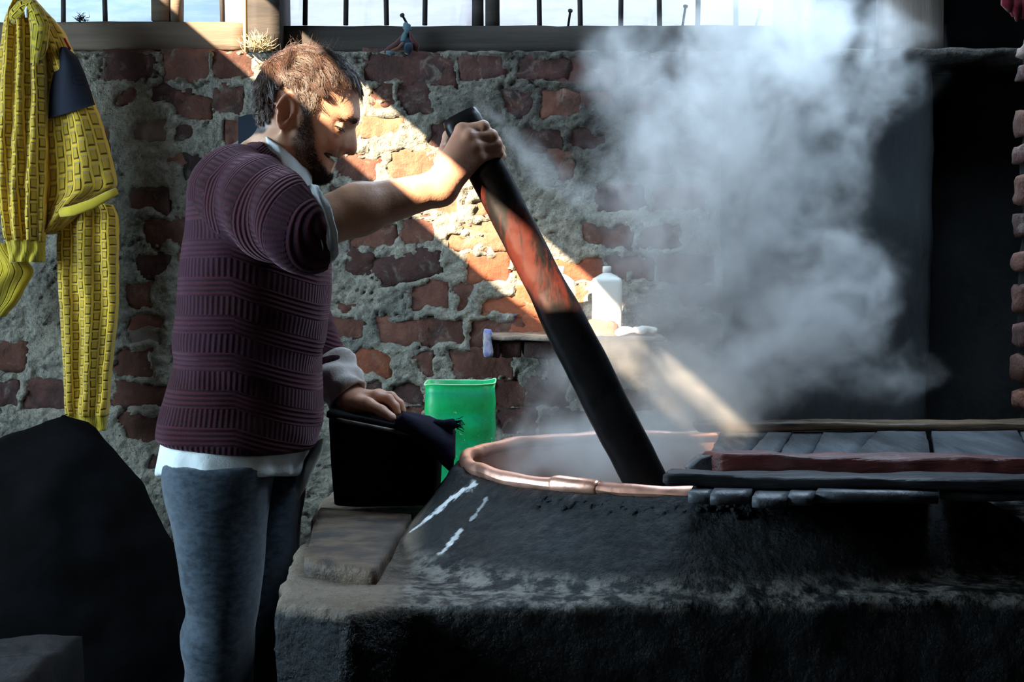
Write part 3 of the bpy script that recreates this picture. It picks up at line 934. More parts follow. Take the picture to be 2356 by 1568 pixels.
# ------------------------------------------------------------------ stone slabs at the left of the stove
def stone(px4, z0, z1, name, label, seed, mat='stone'):
    pts = [PZ(x, y, z1) for x, y in px4]
    o = quad_board(name, pts, z0, z1, M[mat], None, (10, 14, 3), .004, 9, seed, .005)
    return o
o = stone([(694, 1287), (866, 1308), (950, 1180), (735, 1165)], ZP - .01, ZP + .027, 'stone_slab', '', 31)
tag(o, 'flat worn stone slab lying beside the mound, under the black tin', 'slab')
# ------------------------------------------------------------------ black tin
tz = ZP + .028
c0, c1 = PZ(748, 1168, tz), PZ(1012, 1160, tz)
tin = empty('black_tin', ((c0[0] + c1[0]) / 2, c0[1] + .14, tz))
tag(tin, 'soot-black square tin on the slab between the man and green bucket', 'tin')
wv, hv = c1[0] - c0[0], .148
def tinbody(s, zlo, zhi, n=56):
    th = np.linspace(0, 2 * np.pi, n, endpoint=False)
    rows = []
    for t in np.linspace(0, 1, 12):
        g = 1 - .08 * (1 - t) * (1 - t)
        c, sn = np.cos(th), np.sin(th)
        x = np.sign(c) * np.abs(c) ** .35 * wv / 2 * s * g
        y = np.sign(sn) * np.abs(sn) ** .35 * .13 * s * g
        z = zlo + (zhi - zlo) * t - .20 * x * t
        q = np.stack([x, y, z], 1) + np.array([tin.location[0], tin.location[1], 0])
        rows.append(q)
    return rows
ro = tinbody(1, tz, tz + hv); ri = tinbody(.965, tz + .012, tz + hv)[::-1]
rows = ro + ri
V = np.concatenate(rows); n = 56
Fq = [tuple(q) for q in gridfaces(n, len(rows), True)]
Fq += [tuple(range(n))[::-1], tuple((len(rows) - 1) * n + i for i in range(n))]
V = V + .0015 * fbm(V * 14, 3)[:, None]
mk('body', V, Fq, M['black'], tin)
M['tinrim'] = stuff_mat('worn_tin_rim', (.10, .09, .08), (.03, .028, .026), 30, .5, .4, 60, .002, metallic=.6)
loop = np.concatenate([ro[-1], ro[-1][:1]])
v, f = tube(loop, .0042, 8, cap=False)
mk('rim', v, f, M['tinrim'], tin)
# wood board that covers the tin
lidz = tz + hv
q4 = [(tin.location[0] - wv * .47, tin.location[1] - .12), (tin.location[0] + wv * .47, tin.location[1] - .12), (tin.location[0] + wv * .47, tin.location[1] + .12), (tin.location[0] - wv * .47, tin.location[1] + .12)]
v, f = rbox((1, 1, 1), 0, (10, 8, 2))
q = np.array([[tin.location[0] + a * wv * .98, tin.location[1] + b_ * .25, lidz + .006 - .20 * a * wv * .98 + c * .010] for a, b_, c in v])
mk('cover', q + .002 * fbm(q * 20, 2)[:, None], f, M['black'], tin)

# ------------------------------------------------------------------ navy cloth folded over the tin
def cloth_mat(name, c1, c2, bs=420, rough=.95, fuzz=.2):
    m, nt, b = mat_new(name)
    k = NB(nt)
    co = k.coord()
    n = k.noise(co, 9, 5, .6)
    k.put(b.inputs['Base Color'], k.mix(k.ramp(n, .35, .65), c1, c2))
    b.inputs['Roughness'].default_value = rough
    b.inputs['Specular IOR Level'].default_value = .15
    b.inputs['Sheen Weight'].default_value = fuzz
    b.inputs['Sheen Roughness'].default_value = .5
    k.put(b.inputs['Normal'], k.bump(k.noise(co, bs, 2, .5), .35, .002, k.bump(k.noise(co, 22, 4, .6), .35, .01)))
    return m
M['navy'] = cloth_mat('navy_cloth', (.005, .006, .026), (.003, .003, .010), fuzz=.0)
ctop = [P(910, 966, 2.67), P(926, 953, 2.665), P(950, 958, 2.645), P(985, 972, 2.635), P(1020, 988, 2.63), P(1042, 998, 2.63)]
NU = 28
rows = []
for i, c in enumerate(ctop + [ctop[-1] + np.array([.004, 0, -.002])]):
    t = i / 6
    hh = np.interp(t, [0, .2, .5, .8, .95, 1], [.010, .018, .026, .036, .030, .004])
    dd = np.interp(t, [0, .3, .8, 1], [.03, .06, .06, .02])
    th = np.linspace(0, 2 * np.pi, NU, endpoint=False)
    q = np.stack([0 * th, dd * np.sign(np.cos(th)) * np.abs(np.cos(th)) ** .7, hh * np.sign(np.sin(th)) * np.abs(np.sin(th)) ** .8], 1)
    q[:, 2] += np.where(np.cos(th) < 0, -.012 * t, 0) + .003 * np.sin(3 * th + i)
    rows.append(c + np.array([0, .02, -hh * .75]) + q)
V = np.concatenate(rows)
Fq = [tuple(q) for q in gridfaces(NU, len(rows), True)] + [tuple(range(NU))[::-1], tuple((len(rows) - 1) * NU + i for i in range(NU))]
V = V + .003 * fbm(V * 30, 3)[:, None]
cl = empty('navy_cloth', ctop[2] + np.array([0, .02, -.04]))
tag(cl, 'dark navy cloth folded over the black tin beneath the resting hand', 'cloth')
mk('folds', V, Fq, M['navy'], cl)
v, f = tube([P(1000, 978, 2.65), P(1022, 980, 2.645), P(1040, 975, 2.64), P(1050, 970, 2.64)], [.012, .012, .011, .008], 12)
parts = [(v + .002 * fbm(v * 60, 2)[:, None], f)]
fp = np.random.default_rng(5)
mk('corner', *parts[0], M['navy'], cl)
fr_ = []
for i in range(26):
    a = P(1046 + fp.uniform(-2, 4), 968 + fp.uniform(-4, 14), 2.64)
    fr_.append(tube([a, a + fp.normal(0, .002, 3) + np.array([.006, 0, 0]), a + fp.normal(0, .004, 3) + np.array([.012, 0, -.002])], .0006, 4))
o = mk('fringe', *join(fr_), M['navy'], cl); o['kind'] = 'stuff'

# ------------------------------------------------------------------ green bucket cut from a canister
m, nt, b = mat_new('green_plastic')
k = NB(nt)
co = k.coord()
s = k.sep(co)
n = k.noise(co, 16, 6, .65)
col = k.mix(k.ramp(n, .35, .62), (.0, .44, .13), (.005, .28, .075))
dr = k.math('MULTIPLY', k.ramp(s[2], .17, .10), k.ramp(k.noise(k.vmath('MULTIPLY', co, (2, 2, .8)), 24, 5, .65), .5, .66))
col = k.mix(k.math('MULTIPLY', dr, .55), col, (.07, .40, .24))
sp = k.math('MULTIPLY', k.ramp(s[2], .2, .12), k.ramp(k.noise(co, 120, 3, .6), .66, .70))
col = k.mix(sp, col, (.45, .75, .65))
k.put(b.inputs['Base Color'], col)
b.inputs['Roughness'].default_value = .42
b.inputs['Subsurface Weight'].default_value = .35
b.inputs['Subsurface Radius'].default_value = (.02, .06, .03)
b.inputs['Subsurface Scale'].default_value = .3
k.put(b.inputs['Normal'], k.bump(n, .2, .006))
M['green'] = m
gd = 3.13
ga, gb = P(973, 885, gd - .08), P(1140, 885, gd - .08)
gc = np.array([(ga[0] + gb[0]) / 2, gd])
gw = (gb[0] - ga[0]) / 2
gt = P(1050, 886, gd - .08)[2]
gbz = ZP
bk_ = empty('green_bucket', (gc[0], gc[1], gbz))
tag(bk_, 'bright green plastic bucket cut from a canister behind the cauldron', 'bucket')
th = np.linspace(0, 2 * np.pi, 72, endpoint=False)
def gring(s, z, wav=0):
    c, sn = np.cos(th), np.sin(th)
    x = np.sign(c) * np.abs(c) ** .42 * gw * s
    y = np.sign(sn) * np.abs(sn) ** .42 * .078 * s
    return np.stack([gc[0] + x, gc[1] + y, z + wav * (np.sin(3 * th + .6) + .6 * np.sin(5 * th)) + .004 * np.clip(x / gw, 0, 1) ** 4], 1)
zz = np.linspace(gbz, gt, 14)
ro = [gring(.985 + .015 * math.sin(i * 2), z, .0012 * i / 13) for i, z in enumerate(zz)]
ri = [gring(.968, z, .0012 * i / 13) for i, z in enumerate(zz)][::-1][:-1] + [gring(.968, gbz + .004)]
rows = ro + ri
n = 72
Fq = [tuple(q) for q in gridfaces(n, len(rows), True)] + [tuple(range(n))[::-1], tuple((len(rows) - 1) * n + i for i in range(n))]
mk('body', np.concatenate(rows), Fq, M['green'], bk_)
m, nt, b = mat_new('pale_green_edge')
b.inputs['Base Color'].default_value = (.35, .75, .45, 1); b.inputs['Roughness'].default_value = .5
loop = np.concatenate([ro[-1], ro[-1][:1]])
loop[:, 2] += .0005
v, f = tube(loop, .0016, 6, cap=False)
e = mk('cut_rim', v, f, m, bk_); e['label'] = 'pale rough cut edge'

# ------------------------------------------------------------------ shelf with bottles
sd = 3.46
a, c = P(1112, 812, sd), P(1530, 768, sd)
shelf = empty('brick_ledge', ((a[0] + c[0]) / 2, WD, a[2]))
tag(shelf, 'rough brick ledge jutting from the wall behind the pole', 'shelf')
M['ledge'] = stuff_mat('dusty_ledge', (.26, .20, .15), (.14, .105, .08), 16, .9, .9, 60, .008, (.07, .07, .20), .54, .66)
zs_ = P(1200, 772, sd)[2]
v, f = rbox((c[0] - a[0], WD - sd + .04, .012), .004, (40, 14, 3), .005, 14, 41)
mk('slab_top', v + np.array([(a[0] + c[0]) / 2, (WD + sd + .04) / 2, zs_ - .007]), f, M['ledge'], shelf)
for i, (x0, x1) in enumerate([(1118, 1150), (1152, 1200), (1202, 1300), (1304, 1400), (1404, 1500)]):
    p0, p1 = P(x0, 812, sd + .02), P(x1, 785, sd + .02)
    v, f = rbox((p1[0] - p0[0], .2, zs_ - .012 - P(0, 826, sd)[2]), .008, (8, 4, 4), .006, 24, i + 50)
    mk('brick', v + np.array([(p0[0] + p1[0]) / 2, sd + .125, (zs_ - .011 + P(0, 826, sd)[2]) / 2]), f, M['brick_dark'], shelf)
M['bluestain'] = stuff_mat('blue_stained_plaster', (.10, .12, .34), (.42, .38, .36), 24, .9, .6, 60, .004)
p0 = P(1122, 790, sd - .012)
v, f = rbox((.022, .05, .066), .006, (4, 4, 6), .004, 30, 44)
mk('stained_end', v + np.array([p0[0], sd + .02, p0[2]]), f, M['bluestain'], shelf)

m, nt, b = mat_new('milky_plastic')
b.inputs['Base Color'].default_value = (.52, .50, .46, 1)
b.inputs['Roughness'].default_value = .4
b.inputs['Subsurface Weight'].default_value = .5
b.inputs['Subsurface Radius'].default_value = (.05, .05, .05)
b.inputs['Subsurface Scale'].default_value = .3
M['milky'] = m
def bottle(name, px0, px1, pyt, pys, d, label, sq, group, cap):
    z0 = zs_ + .001
    cx_ = P((px0 + px1) / 2, pys, d)[0]
    w = (px1 - px0) * d / F / 2
    zsh, zt = P(0, pys, d)[2], P(0, pyt, d)[2]
    t = empty(name, (cx_, d, z0))
    tag(t, label, 'bottle', group)
    th = np.linspace(0, 2 * np.pi, 40, endpoint=False)
    def rg(s, z, e):
        c, sn = np.cos(th), np.sin(th)
        return np.stack([cx_ + np.sign(c) * np.abs(c) ** e * w * s, d + np.sign(sn) * np.abs(sn) ** e * w * s, 0 * th + z], 1)
    hN = zt - zsh
    pr = [(.93, z0, sq), (1, z0 + .008, sq), (1, z0 + (zsh - z0) * .4, sq), (.98, z0 + (zsh - z0) * .55, sq), (1, z0 + (zsh - z0) * .7, sq), (1, zsh - .004, sq), (.94, zsh + .005, sq), (.6, zsh + hN * .36, .8), (.3, zsh + hN * .52, 1), (.24, zsh + hN * .58, 1)]
    rows = [rg(*q) for q in pr]
    n = 40
    Fq = [tuple(q) for q in gridfaces(n, len(rows), True)] + [tuple(range(n))[::-1], tuple((len(rows) - 1) * n + i for i in range(n))]
    mk('body', np.concatenate(rows), Fq, M['milky'], t)
    rows = [rg(.25, zsh + hN * .56, 1), rg(.30, zsh + hN * .58, 1), rg(.30, zt - .002, 1), rg(.26, zt, 1)]
    Fq = [tuple(q) for q in gridfaces(n, 4, True)] + [tuple(range(n))[::-1], tuple(3 * n + i for i in range(n))]
    mk('cap', np.concatenate(rows), Fq, M['milky'], t)
bottle('plastic_bottle', 1363, 1430, 612, 645, 3.60, 'square-shouldered milky plastic bottle standing free on the brick ledge', .3, 'milky bottles on the brick ledge', 0)
bottle('plastic_bottle', 1253, 1324, 612, 650, 3.62, 'round-shouldered milky plastic bottle half hidden behind the pole', .8, 'milky bottles on the brick ledge', 0)
v, f = rbox((.075, .05, .04), .012, (8, 5, 5), .012, 22, 45)
o = mk('brick_fragment', v + np.array([P(1388, 760, 3.52)[0], 3.52, zs_ + .016]), f, M['brick_tan'])
tag(o, 'broken brick chip on the ledge before the square bottle', 'rubble')
v, f = rbox((.10, .07, .014), .005, (12, 6, 3), .010, 26, 46)
M['paper'] = stuff_mat('crumpled_paper', (.75, .70, .62), (.6, .55, .48), 20, .9, .4, 60, .004)
o = mk('crumpled_wrapper', v + np.array([P(1465, 770, 3.52)[0], 3.52, zs_ + .010]), f, M['paper'])
tag(o, 'pale crumpled wrapper lying at the steamy end of the ledge', 'wrapper')

# ------------------------------------------------------------------ small things on the window beam
def nail(px0, py0, px1, py1, label, d=WD - .0):
    a, c = P(px0, py0, d - .012), P(px1, py1, d + .03)
    dr = (a - c) / np.linalg.norm(a - c)
    v1 = tube([c, a], .0032, 8)
    v2 = tube([a, a + dr * .0035], .0062, 10)
    o = mk('nail', *v1, M['iron'])
    mk('head', *v2, M['iron'], o)
    tag(o, label, 'nail', 'nails in the window beam')
nail(1312, 26, 1307, 62, 'thin iron nail in front of the third window, nearest the mullion')
nail(1577, 16, 1570, 62, 'tall iron nail in front of the third window, beside the fifth bar')
nail(1748, 25, 1738, 64, 'leaning iron nail at the steamy end of the window beam')
nail(926, 36, 942, 64, 'iron nail that holds the knotted rags')
# knotted rags
rg_ = empty('rag_bundle', P(925, 124, WD - .02))
tag(rg_, 'knot of blue and red rags hanging from a nail on the beam', 'rag')
M['rag_blue'] = cloth_mat('blue_rag', (.010, .028, .048), (.006, .016, .028))
M['rag_pale'] = cloth_mat('pale_blue_rag', (.085, .15, .17), (.05, .09, .11))
M['rag_red'] = cloth_mat('red_rag', (.075, .022, .024), (.045, .015, .017))
M['rag_orange'] = cloth_mat('orange_rag', (.14, .055, .025), (.09, .04, .02))
def rag(name, pts, rad, mat, seed):
    v, f = tube([P(x, y, d) for x, y, d in pts], rad, 12, up=(0, 1, 0))
    v = v + .004 * fbm(v * 45 + seed, 3)[:, None] * np.array([1, .5, 1])
    mk(name, v, f, M[mat], rg_)
e = WD - .03
rag('knot', [(932, 52, e), (936, 60, e), (938, 70, e), (940, 76, e)], [(.005, .006), (.010, .008), (.009, .008), (.006, .006)], 'rag_pale', 1)
rag('strip', [(936, 68, e), (931, 82, e), (926, 96, e), (924, 105, e)], [(.004, .006), (.008, .008), (.009, .008), (.006, .006)], 'rag_pale', 2)
rag('strip', [(938, 68, e + .01), (938, 85, e + .01), (934, 104, e), (930, 114, e)], [(.006, .006), (.018, .01), (.022, .012), (.012, .010)], 'rag_blue', 3)
rag('strip', [(930, 80, e + .005), (915, 100, e), (898, 113, e - .005), (884, 119, e - .01)], [(.005, .006), (.008, .006), (.009, .006), (.005, .005)], 'rag_red', 4)
rag('strip', [(941, 70, e), (949, 88, e), (956, 104, e), (952, 116, e)], [(.004, .006), (.006, .006), (.010, .008), (.011, .008)], 'rag_red', 5)
rag('strip', [(940, 100, e - .01), (940, 112, e - .012), (936, 123, e - .014)], [(.008, .006), (.012, .008), (.007, .006)], 'rag_blue', 6)
rag('strip', [(928, 98, e - .008), (918, 110, e - .01), (900, 117, e - .012)], [(.004, .004), (.005, .004), (.004, .004)], 'rag_orange', 7)
rag('strip', [(910, 120, e - .012), (895, 121, e - .014), (886, 121, e - .014)], [(.005, .004), (.006, .004), (.003, .004)], 'rag_pale', 8)
# dry tuft wedged behind the post and a sooty wisp on the left sill
def tuft(name, base, n, L, mat, label, cat, seed, sp):
    fp = np.random.default_rng(seed)
    pr = []
    for i in range(n):
        a = base + fp.normal(0, .006, 3) * np.array([1.6, .6, .5])
        d = np.array([fp.normal(0, sp), fp.normal(0, .3) - .3, abs(fp.normal(.8, .4))]); d /= np.linalg.norm(d)
        l = L * fp.uniform(.5, 1.1)
        pr.append(tube([a, a + d * l * .5 + fp.normal(0, .004, 3), a + d * l + fp.normal(0, .006, 3)], [.0012, .001, .0004], 4))
    o = mk(name, *join(pr), mat)
    tag(o, label, cat, kind='stuff')
M['straw'] = stuff_mat('straw', (.50, .40, .24), (.35, .27, .15), 20, .9, .2, 60, .001)
tuft('dry_tuft', P(597, 114, WD - .055), 110, .045, M['straw'], 'dry pale tuft of moss stuck at the foot of the window post', 'plant', 4, .7)
tuft('soot_wisp', P(188, 46, WD + .02), 30, .016, M['iron'], 'small dark wisp of fluff on the sill of the first window', 'fluff', 6, 1.2)

# ------------------------------------------------------------------ blue board behind the neck
M['blueboard'] = stuff_mat('blue_painted_wood', (.007, .014, .028), (.005, .009, .019), 8, .7, .3, 40, .002)
NBV = 24
w2 = 29 * 3.66 / F
cxy = P(578, 300, 3.66)
zt_ = P(578, 264, 3.66)[2]
outl = [(w2, -.85)] + [(w2 * math.cos(a) if abs(math.cos(a)) < .7 else w2 * math.copysign(1, math.cos(a)) * (.9 + .1 * abs(math.cos(a))), w2 * .55 * math.sin(a) - w2 * .55) for a in np.linspace(0, math.pi, NBV)] + [(-w2, -.85)]
V = []
for y in (-.010, -.007, .007, .010):
    g = .96 if abs(y) > .009 else 1
    V += [(cxy[0] + x * g, 3.66 + y, zt_ + (z * (1 if z < -.1 else 1))) for x, z in outl]
n = len(outl)
Fq = [tuple(q) for q in gridfaces(n, 4, True)] + [tuple(range(n))[::-1], tuple(3 * n + i for i in range(n))]
o = mk('blue_board', V, Fq, M['blueboard'], smooth=False)
tag(o, 'round-topped dark blue board leaning on the wall behind the man\'s neck', 'board')

# ------------------------------------------------------------------ black clay mound and step in the dark corner
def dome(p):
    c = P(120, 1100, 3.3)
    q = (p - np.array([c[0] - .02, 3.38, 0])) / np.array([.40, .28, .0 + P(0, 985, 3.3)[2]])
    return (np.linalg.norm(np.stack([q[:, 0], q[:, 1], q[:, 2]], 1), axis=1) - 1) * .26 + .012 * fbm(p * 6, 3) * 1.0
V, Fq = nets(dome, (-1.7, 2.95, 0.0), (-.5, 3.72, 1.1), .018, 10, safety=2.2)
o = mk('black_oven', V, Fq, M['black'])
tag(o, 'soot-black rounded clay oven in the dark corner behind the man', 'oven')
M['step'] = stuff_mat('sooty_step', (.020, .016, .018), (.009, .008, .009), 12, .8, .8, 30, .006, (.006, .006, .006), .48, .56)
a, c = P(-120, 1500, 2.75), P(158, 1490, 2.75)
v, f = rbox((c[0] - a[0], .5, c[2]), .02, (14, 14, 6), .012, 9, 71)
o = mk('masonry_step', v + np.array([(a[0] + c[0]) / 2, 2.62, c[2] / 2]), f, M['step'])
tag(o, 'low worn masonry step in the dark by the frame corner, left of the man', 'step')
# red cloth at the upper right
M['redcloth'] = cloth_mat('crimson_cloth', (.20, .015, .03), (.10, .008, .015))
pr = []
for i in range(7):
    x = 2318 + i * 9
    v, f = tube([P(x + 8 + 3 * math.sin(i), -160, 2.87 + .01 * (i % 3)), P(x + 4, -60, 2.87), P(x + 1, 10, 2.86 + .012 * (i % 2)), P(x + 4 + (i > 3) * -6, 34 + 6 * (i % 3) - abs(i - 3) * 5 + 8, 2.87)], [.012, .013, .013, .004], 8)
    pr.append((v + .004 * fbm(v * 40 + i, 2)[:, None], f))
rc = empty('crimson_cloth', P(2350, 48, 2.87))
tag(rc, 'crimson cloth hanging in folds above the brick jamb at the frame corner', 'cloth')
for i, p_ in enumerate(pr): mk('fold', *p_, M['redcloth'], rc)
# ------------------------------------------------------------------ the man
HD = 2.60
HS = HD / F                      # metres per photo pixel at the man's mid plane
H0 = P(700, 240, HD)
def to_h(p):
    """world -> head pixels: right, down, sideways distance"""
    return (p[:, 0] - H0[0]) / HS, -(p[:, 2] - H0[2]) / HS, (p[:, 1] - HD) / HS
def hp(px, py, w=0.0):
    return H0 + np.array([(px - 700) * HS, w * HS, -(py - 240) * HS])

def near_fix(px, py, w):
    f = 1 - abs(w) / F
    return 1178 + (px - 1178) * f, 650 + (py - 650) * f
def hpc(px, py, w=0.0):
    """like hp, for a point that shows at (px, py) on the near side"""
    x, y = near_fix(px, py, w)
    return hp(x, y, w)
def ptable(pts, sig):
    a = np.array([(math.degrees(math.atan2(y - 240, x - 700)) % 360, math.hypot(x - 700, y - 240)) for x, y in pts])
    a = a[np.argsort(a[:, 0])]
    g = np.arange(0, 360, .5)
    r = np.interp(g, np.r_[a[-1, 0] - 360, a[:, 0], a[0, 0] + 360], np.r_[a[-1, 1], a[:, 1], a[0, 1]])
    kx = np.arange(-30, 31) * .5
    kk = np.exp(-(kx / sig) ** 2 / 2); kk /= kk.sum()
    return g, np.convolve(np.r_[r[-30:], r, r[:30]], kk, 'valid')
base_pts = [(826,240),(827,259),(824,280),(816,294),(808,318),(797,336),(789,350),(783,361),(774,367),(767,378),(762,389),(761,401),(756,410),(744,417),(726,420),(700,408),(674,372),(652,332),(630,312),(606,300),(596,270),(592,230),(598,190),(621,150),(660,121),(705,111),(750,120),(790,146),(815,184)]
nose_pts = [(826,240),(827,259),(824,280),(816.5,294),(819,314),(821,332),(821,345),(815,356),(804,357),(791,352),(783,361),(774,367),(767,378),(762,389),(761,401),(756,410),(744,417),(726,420),(700,408),(674,372),(652,332),(630,312),(606,300),(596,270),(592,230),(598,190),(621,150),(660,121),(705,111),(750,120),(790,146),(815,184)]
GA, RB = ptable(base_pts, 2.2)
_, RN = ptable(nose_pts, .9)
W_k = [0, 20, 45, 60, 72, 84, 100, 125, 160, 200, 270, 330, 360]
W_v = [84, 84, 86, 88, 82, 80, 80, 76, 84, 92, 94, 90, 84]
BUMPS = [  # px, py, side, radius, amount (+ out)
 (812,270,26,13,4.5),(798,274,44,12,4.0),(808,292,26,10,-9),(784,291,50,15,-9),
 (770,316,56,18,4.0),(757,330,52,13,4.0),(790,337,18,7,8.0),(777,332,26,4.4,-6.5),(779,342,25,4.4,-7),(799,351,10,3.8,-11),(793,349,15,3.6,-7),
 (768,341,36,5,-3.0),(757,344,44,5,-3.2),(748,349,50,5,-3.0),(739,346,56,7,3.5),(728,352,60,6,-3.5),(737,366,54,6,-2.5),
 (765,240,72,20,-3.5),(722,360,62,20,-3),(766,381,8,7,3.0),(757,405,0,13,3.0),(768,391,0,6,-2.5),(700,395,62,18,3)]
BUMPS = [(*near_fix(a, b_, c), c, d_, e) for a, b_, c, d_, e in BUMPS]
EYE = (*near_fix(778, 291, 42), 42)
EAR = near_fix(657, 256, 90)
def sq(a): return a * a
def mouth_cut(u, v, aw, d):
    e1 = (u - 65) * .90 + (v - 122) * .436
    e2 = -(u - 65) * .436 + (v - 122) * .90
    hh = 5.4 * sstep(-23, 0, e1) - 1.2 * (1 - sstep(-26, -21, e1))
    return np.maximum(np.maximum(np.abs(e2) - hh, -(d + 17)), aw - 52), e1, e2, hh
def head_sdf(p):
    u, v, w = to_h(p)
    aw = np.abs(w)
    rho = np.hypot(u, v) + 1e-6
    ph = np.degrees(np.arctan2(v, u)) % 360
    rb = np.interp(ph, GA, RB, period=360); rn = np.interp(ph, GA, RN, period=360) - rb
    wn = np.interp(ph, [0, 20, 30, 42, 48, 56], [9, 9, 9.5, 15, 17, 20])
    r = rb + rn * np.exp(-sq(w / wn))
    Wd = np.interp(ph, W_k, W_v)
    Wd = 87 + (Wd - 87) * sstep(.25, .8, rho / r)
    n = np.interp(ph, [0, 60, 80, 110, 200, 360], [2.05, 2.1, 2.0, 2.1, 2.2, 2.05])
    Fv = ((rho / r) ** n + (aw / Wd) ** n) ** (1 / n)
    L = np.sqrt(rho * rho + w * w)
    d = L * (Fv - 1) / np.maximum(Fv, .3)
    for (bx, by, bw, s, a) in BUMPS:
        q = (sq(u - bx + 700) + sq(v - by + 240) + sq(aw - bw)) / (s * s)
        d = d - a * np.exp(-q * .5) * (1.0)
    # eyelids with a narrow downward opening
    eu, ev, ew = u - (EYE[0] - 700), v - (EYE[1] - 240), aw - EYE[2]
    el = np.sqrt(eu * eu + ev * ev + ew * ew)
    lid = el - 14.2
    d = smin(d, lid, 3.0)
    # open smiling mouth: a slot that narrows to its corners
    c_, e1, e2, hh = mouth_cut(u, v, aw, d)
    d = smax(d, -c_, 1.6)
    # ears
    cu, cv, cw = u - (EAR[0] - 700), v - (EAR[1] - 240), aw - 89
    a1, a2 = cu * .96 + cv * .28, -cu * .28 + cv * .96
    cw2 = cw - .32 * (-a1)
    sx = np.where(a2 < 0, 21, 16)
    o = np.sqrt(sq(a1 / sx) + sq(a2 / 39)) + 1e-6
    rimd = np.sqrt(sq((o - .86) * 17) + sq(cw2 - 3.5)) - 3.9
    plate = np.maximum(np.maximum((o - .98) * 17, np.abs(cw2 + 4.5) - 4.0), -200)
    lobe = np.sqrt(sq(a1 - 4) + sq(a2 - 32) + sq((cw2) * 1.4)) - 8
    anti = np.sqrt(sq((np.sqrt(sq((a1 - 1) / 11) + sq((a2 + 2) / 24)) - .9) * 11) + sq(cw2 - .5)) - 2.8
    trag = np.sqrt(sq((a1 - 14) / 1) + sq((a2 - 6) * .7) + sq(cw2 + 3)) - 6
    ear = smin(smin(rimd, plate, 3), smin(lobe, smin(anti, trag, 1.5), 3), 2)
    concha = np.sqrt(sq((a1 - 4) / 7.5) + sq((a2 - 5) / 13) + sq((cw2 - 4) / 8)) - 1
    ear = smax(ear, -concha * 7, 2)
    d = smin(d, ear, 4)
    return d * HS

def loft_sdf(tab):
    tab = np.array(tab, float)[np.argsort([t[0] for t in tab])]
    zk, xk, yk, ak, bk = tab.T
    def f(p, grow=0.0, cap=True):
        z = p[:, 2]
        xc, yc = np.interp(z, zk, xk), np.interp(z, zk, yk)
        a, b = np.maximum(np.interp(z, zk, ak) + grow, .008), np.maximum(np.interp(z, zk, bk) + grow, .008)
        dx, dy = (p[:, 0] - xc), (p[:, 1] - yc)
        L = np.sqrt(dx * dx + dy * dy)
        Fv = ((np.abs(dx) / a) ** 2.25 + (np.abs(dy) / b) ** 2.25) ** (1 / 2.25)
        d = np.where(Fv > .05, L * (Fv - 1) / np.maximum(Fv, .05), -np.minimum(a, b))
        if cap:
            d = smax(d, np.maximum(zk[0] - z, z - zk[-1]), .012)
        return d
    return f
def trow(y, xl, xr, b, yc=HD, d=HD):
    a_, c_ = P(xl, y, d), P(xr, y, d)
    return (a_[2], (a_[0] + c_[0]) / 2, yc, (c_[0] - a_[0]) / 2, b)
TORSO = loft_sdf([trow(332, 545, 585, .05), trow(344, 518, 596, .085), trow(366, 494, 612, .13), trow(404, 464, 648, .175), trow(430, 453, 692, .205), trow(455, 446, 744, .205), trow(500, 439, 750, .205), trow(600, 429, 757, .20), trow(650, 427, 762, .195), trow(700, 424, 757, .19), trow(800, 408, 745, .185), trow(900, 390, 738, .18), trow(1000, 378, 730, .183), trow(1045, 379, 722, .18)])
SH_N, EL_N, WR_N = P(535, 425, 2.47), P(706, 522, 2.27), P(1012, 432, 2.36)
SH_F, EL_F, WR_F = P(600, 430, 2.77), P(675, 735, 2.88), P(812, 926, 2.78)
FA = (WR_N - EL_N) / np.linalg.norm(WR_N - EL_N)
SL_END = EL_N + (WR_N - EL_N) * .07

# hands: (right hand grips the pole, left hand rests on the cloth)
RH = {
 'index':  [P(1064, 300, 2.383), P(1112, 291, 2.382), P(1122, 303, 2.432), P(1096, 308, 2.470)],
 'middle': [P(1079, 316, 2.372), P(1131, 312, 2.383), P(1141, 324, 2.434), P(1114, 331, 2.472)],
 'ring':   [P(1092, 338, 2.371), P(1142, 332, 2.388), P(1151, 343, 2.438), P(1126, 350, 2.474)],
 'little': [P(1100, 362, 2.375), P(1147, 351, 2.395), P(1155, 360, 2.438), P(1136, 367, 2.466)],
}
RTH = [P(1038, 402, 2.380), P(1026, 352, 2.402), P(1034, 314, 2.450), P(1058, 298, 2.485)]
LH = {
 'index':  [P(866, 912, 2.760), P(894, 917, 2.755), P(910, 934, 2.750), P(914, 948, 2.748)],
 'middle': [P(872, 909, 2.782), P(900, 912, 2.780), P(920, 928, 2.778), P(926, 944, 2.776)],
 'ring':   [P(870, 911, 2.804), P(897, 914, 2.806), P(915, 930, 2.806), P(920, 944, 2.806)],
 'little': [P(862, 916, 2.826), P(884, 920, 2.830), P(899, 933, 2.832), P(904, 944, 2.832)],
}
LTH = [P(826, 928, 2.752), P(848, 930, 2.733), P(878, 945, 2.722), P(901, 960, 2.716)]
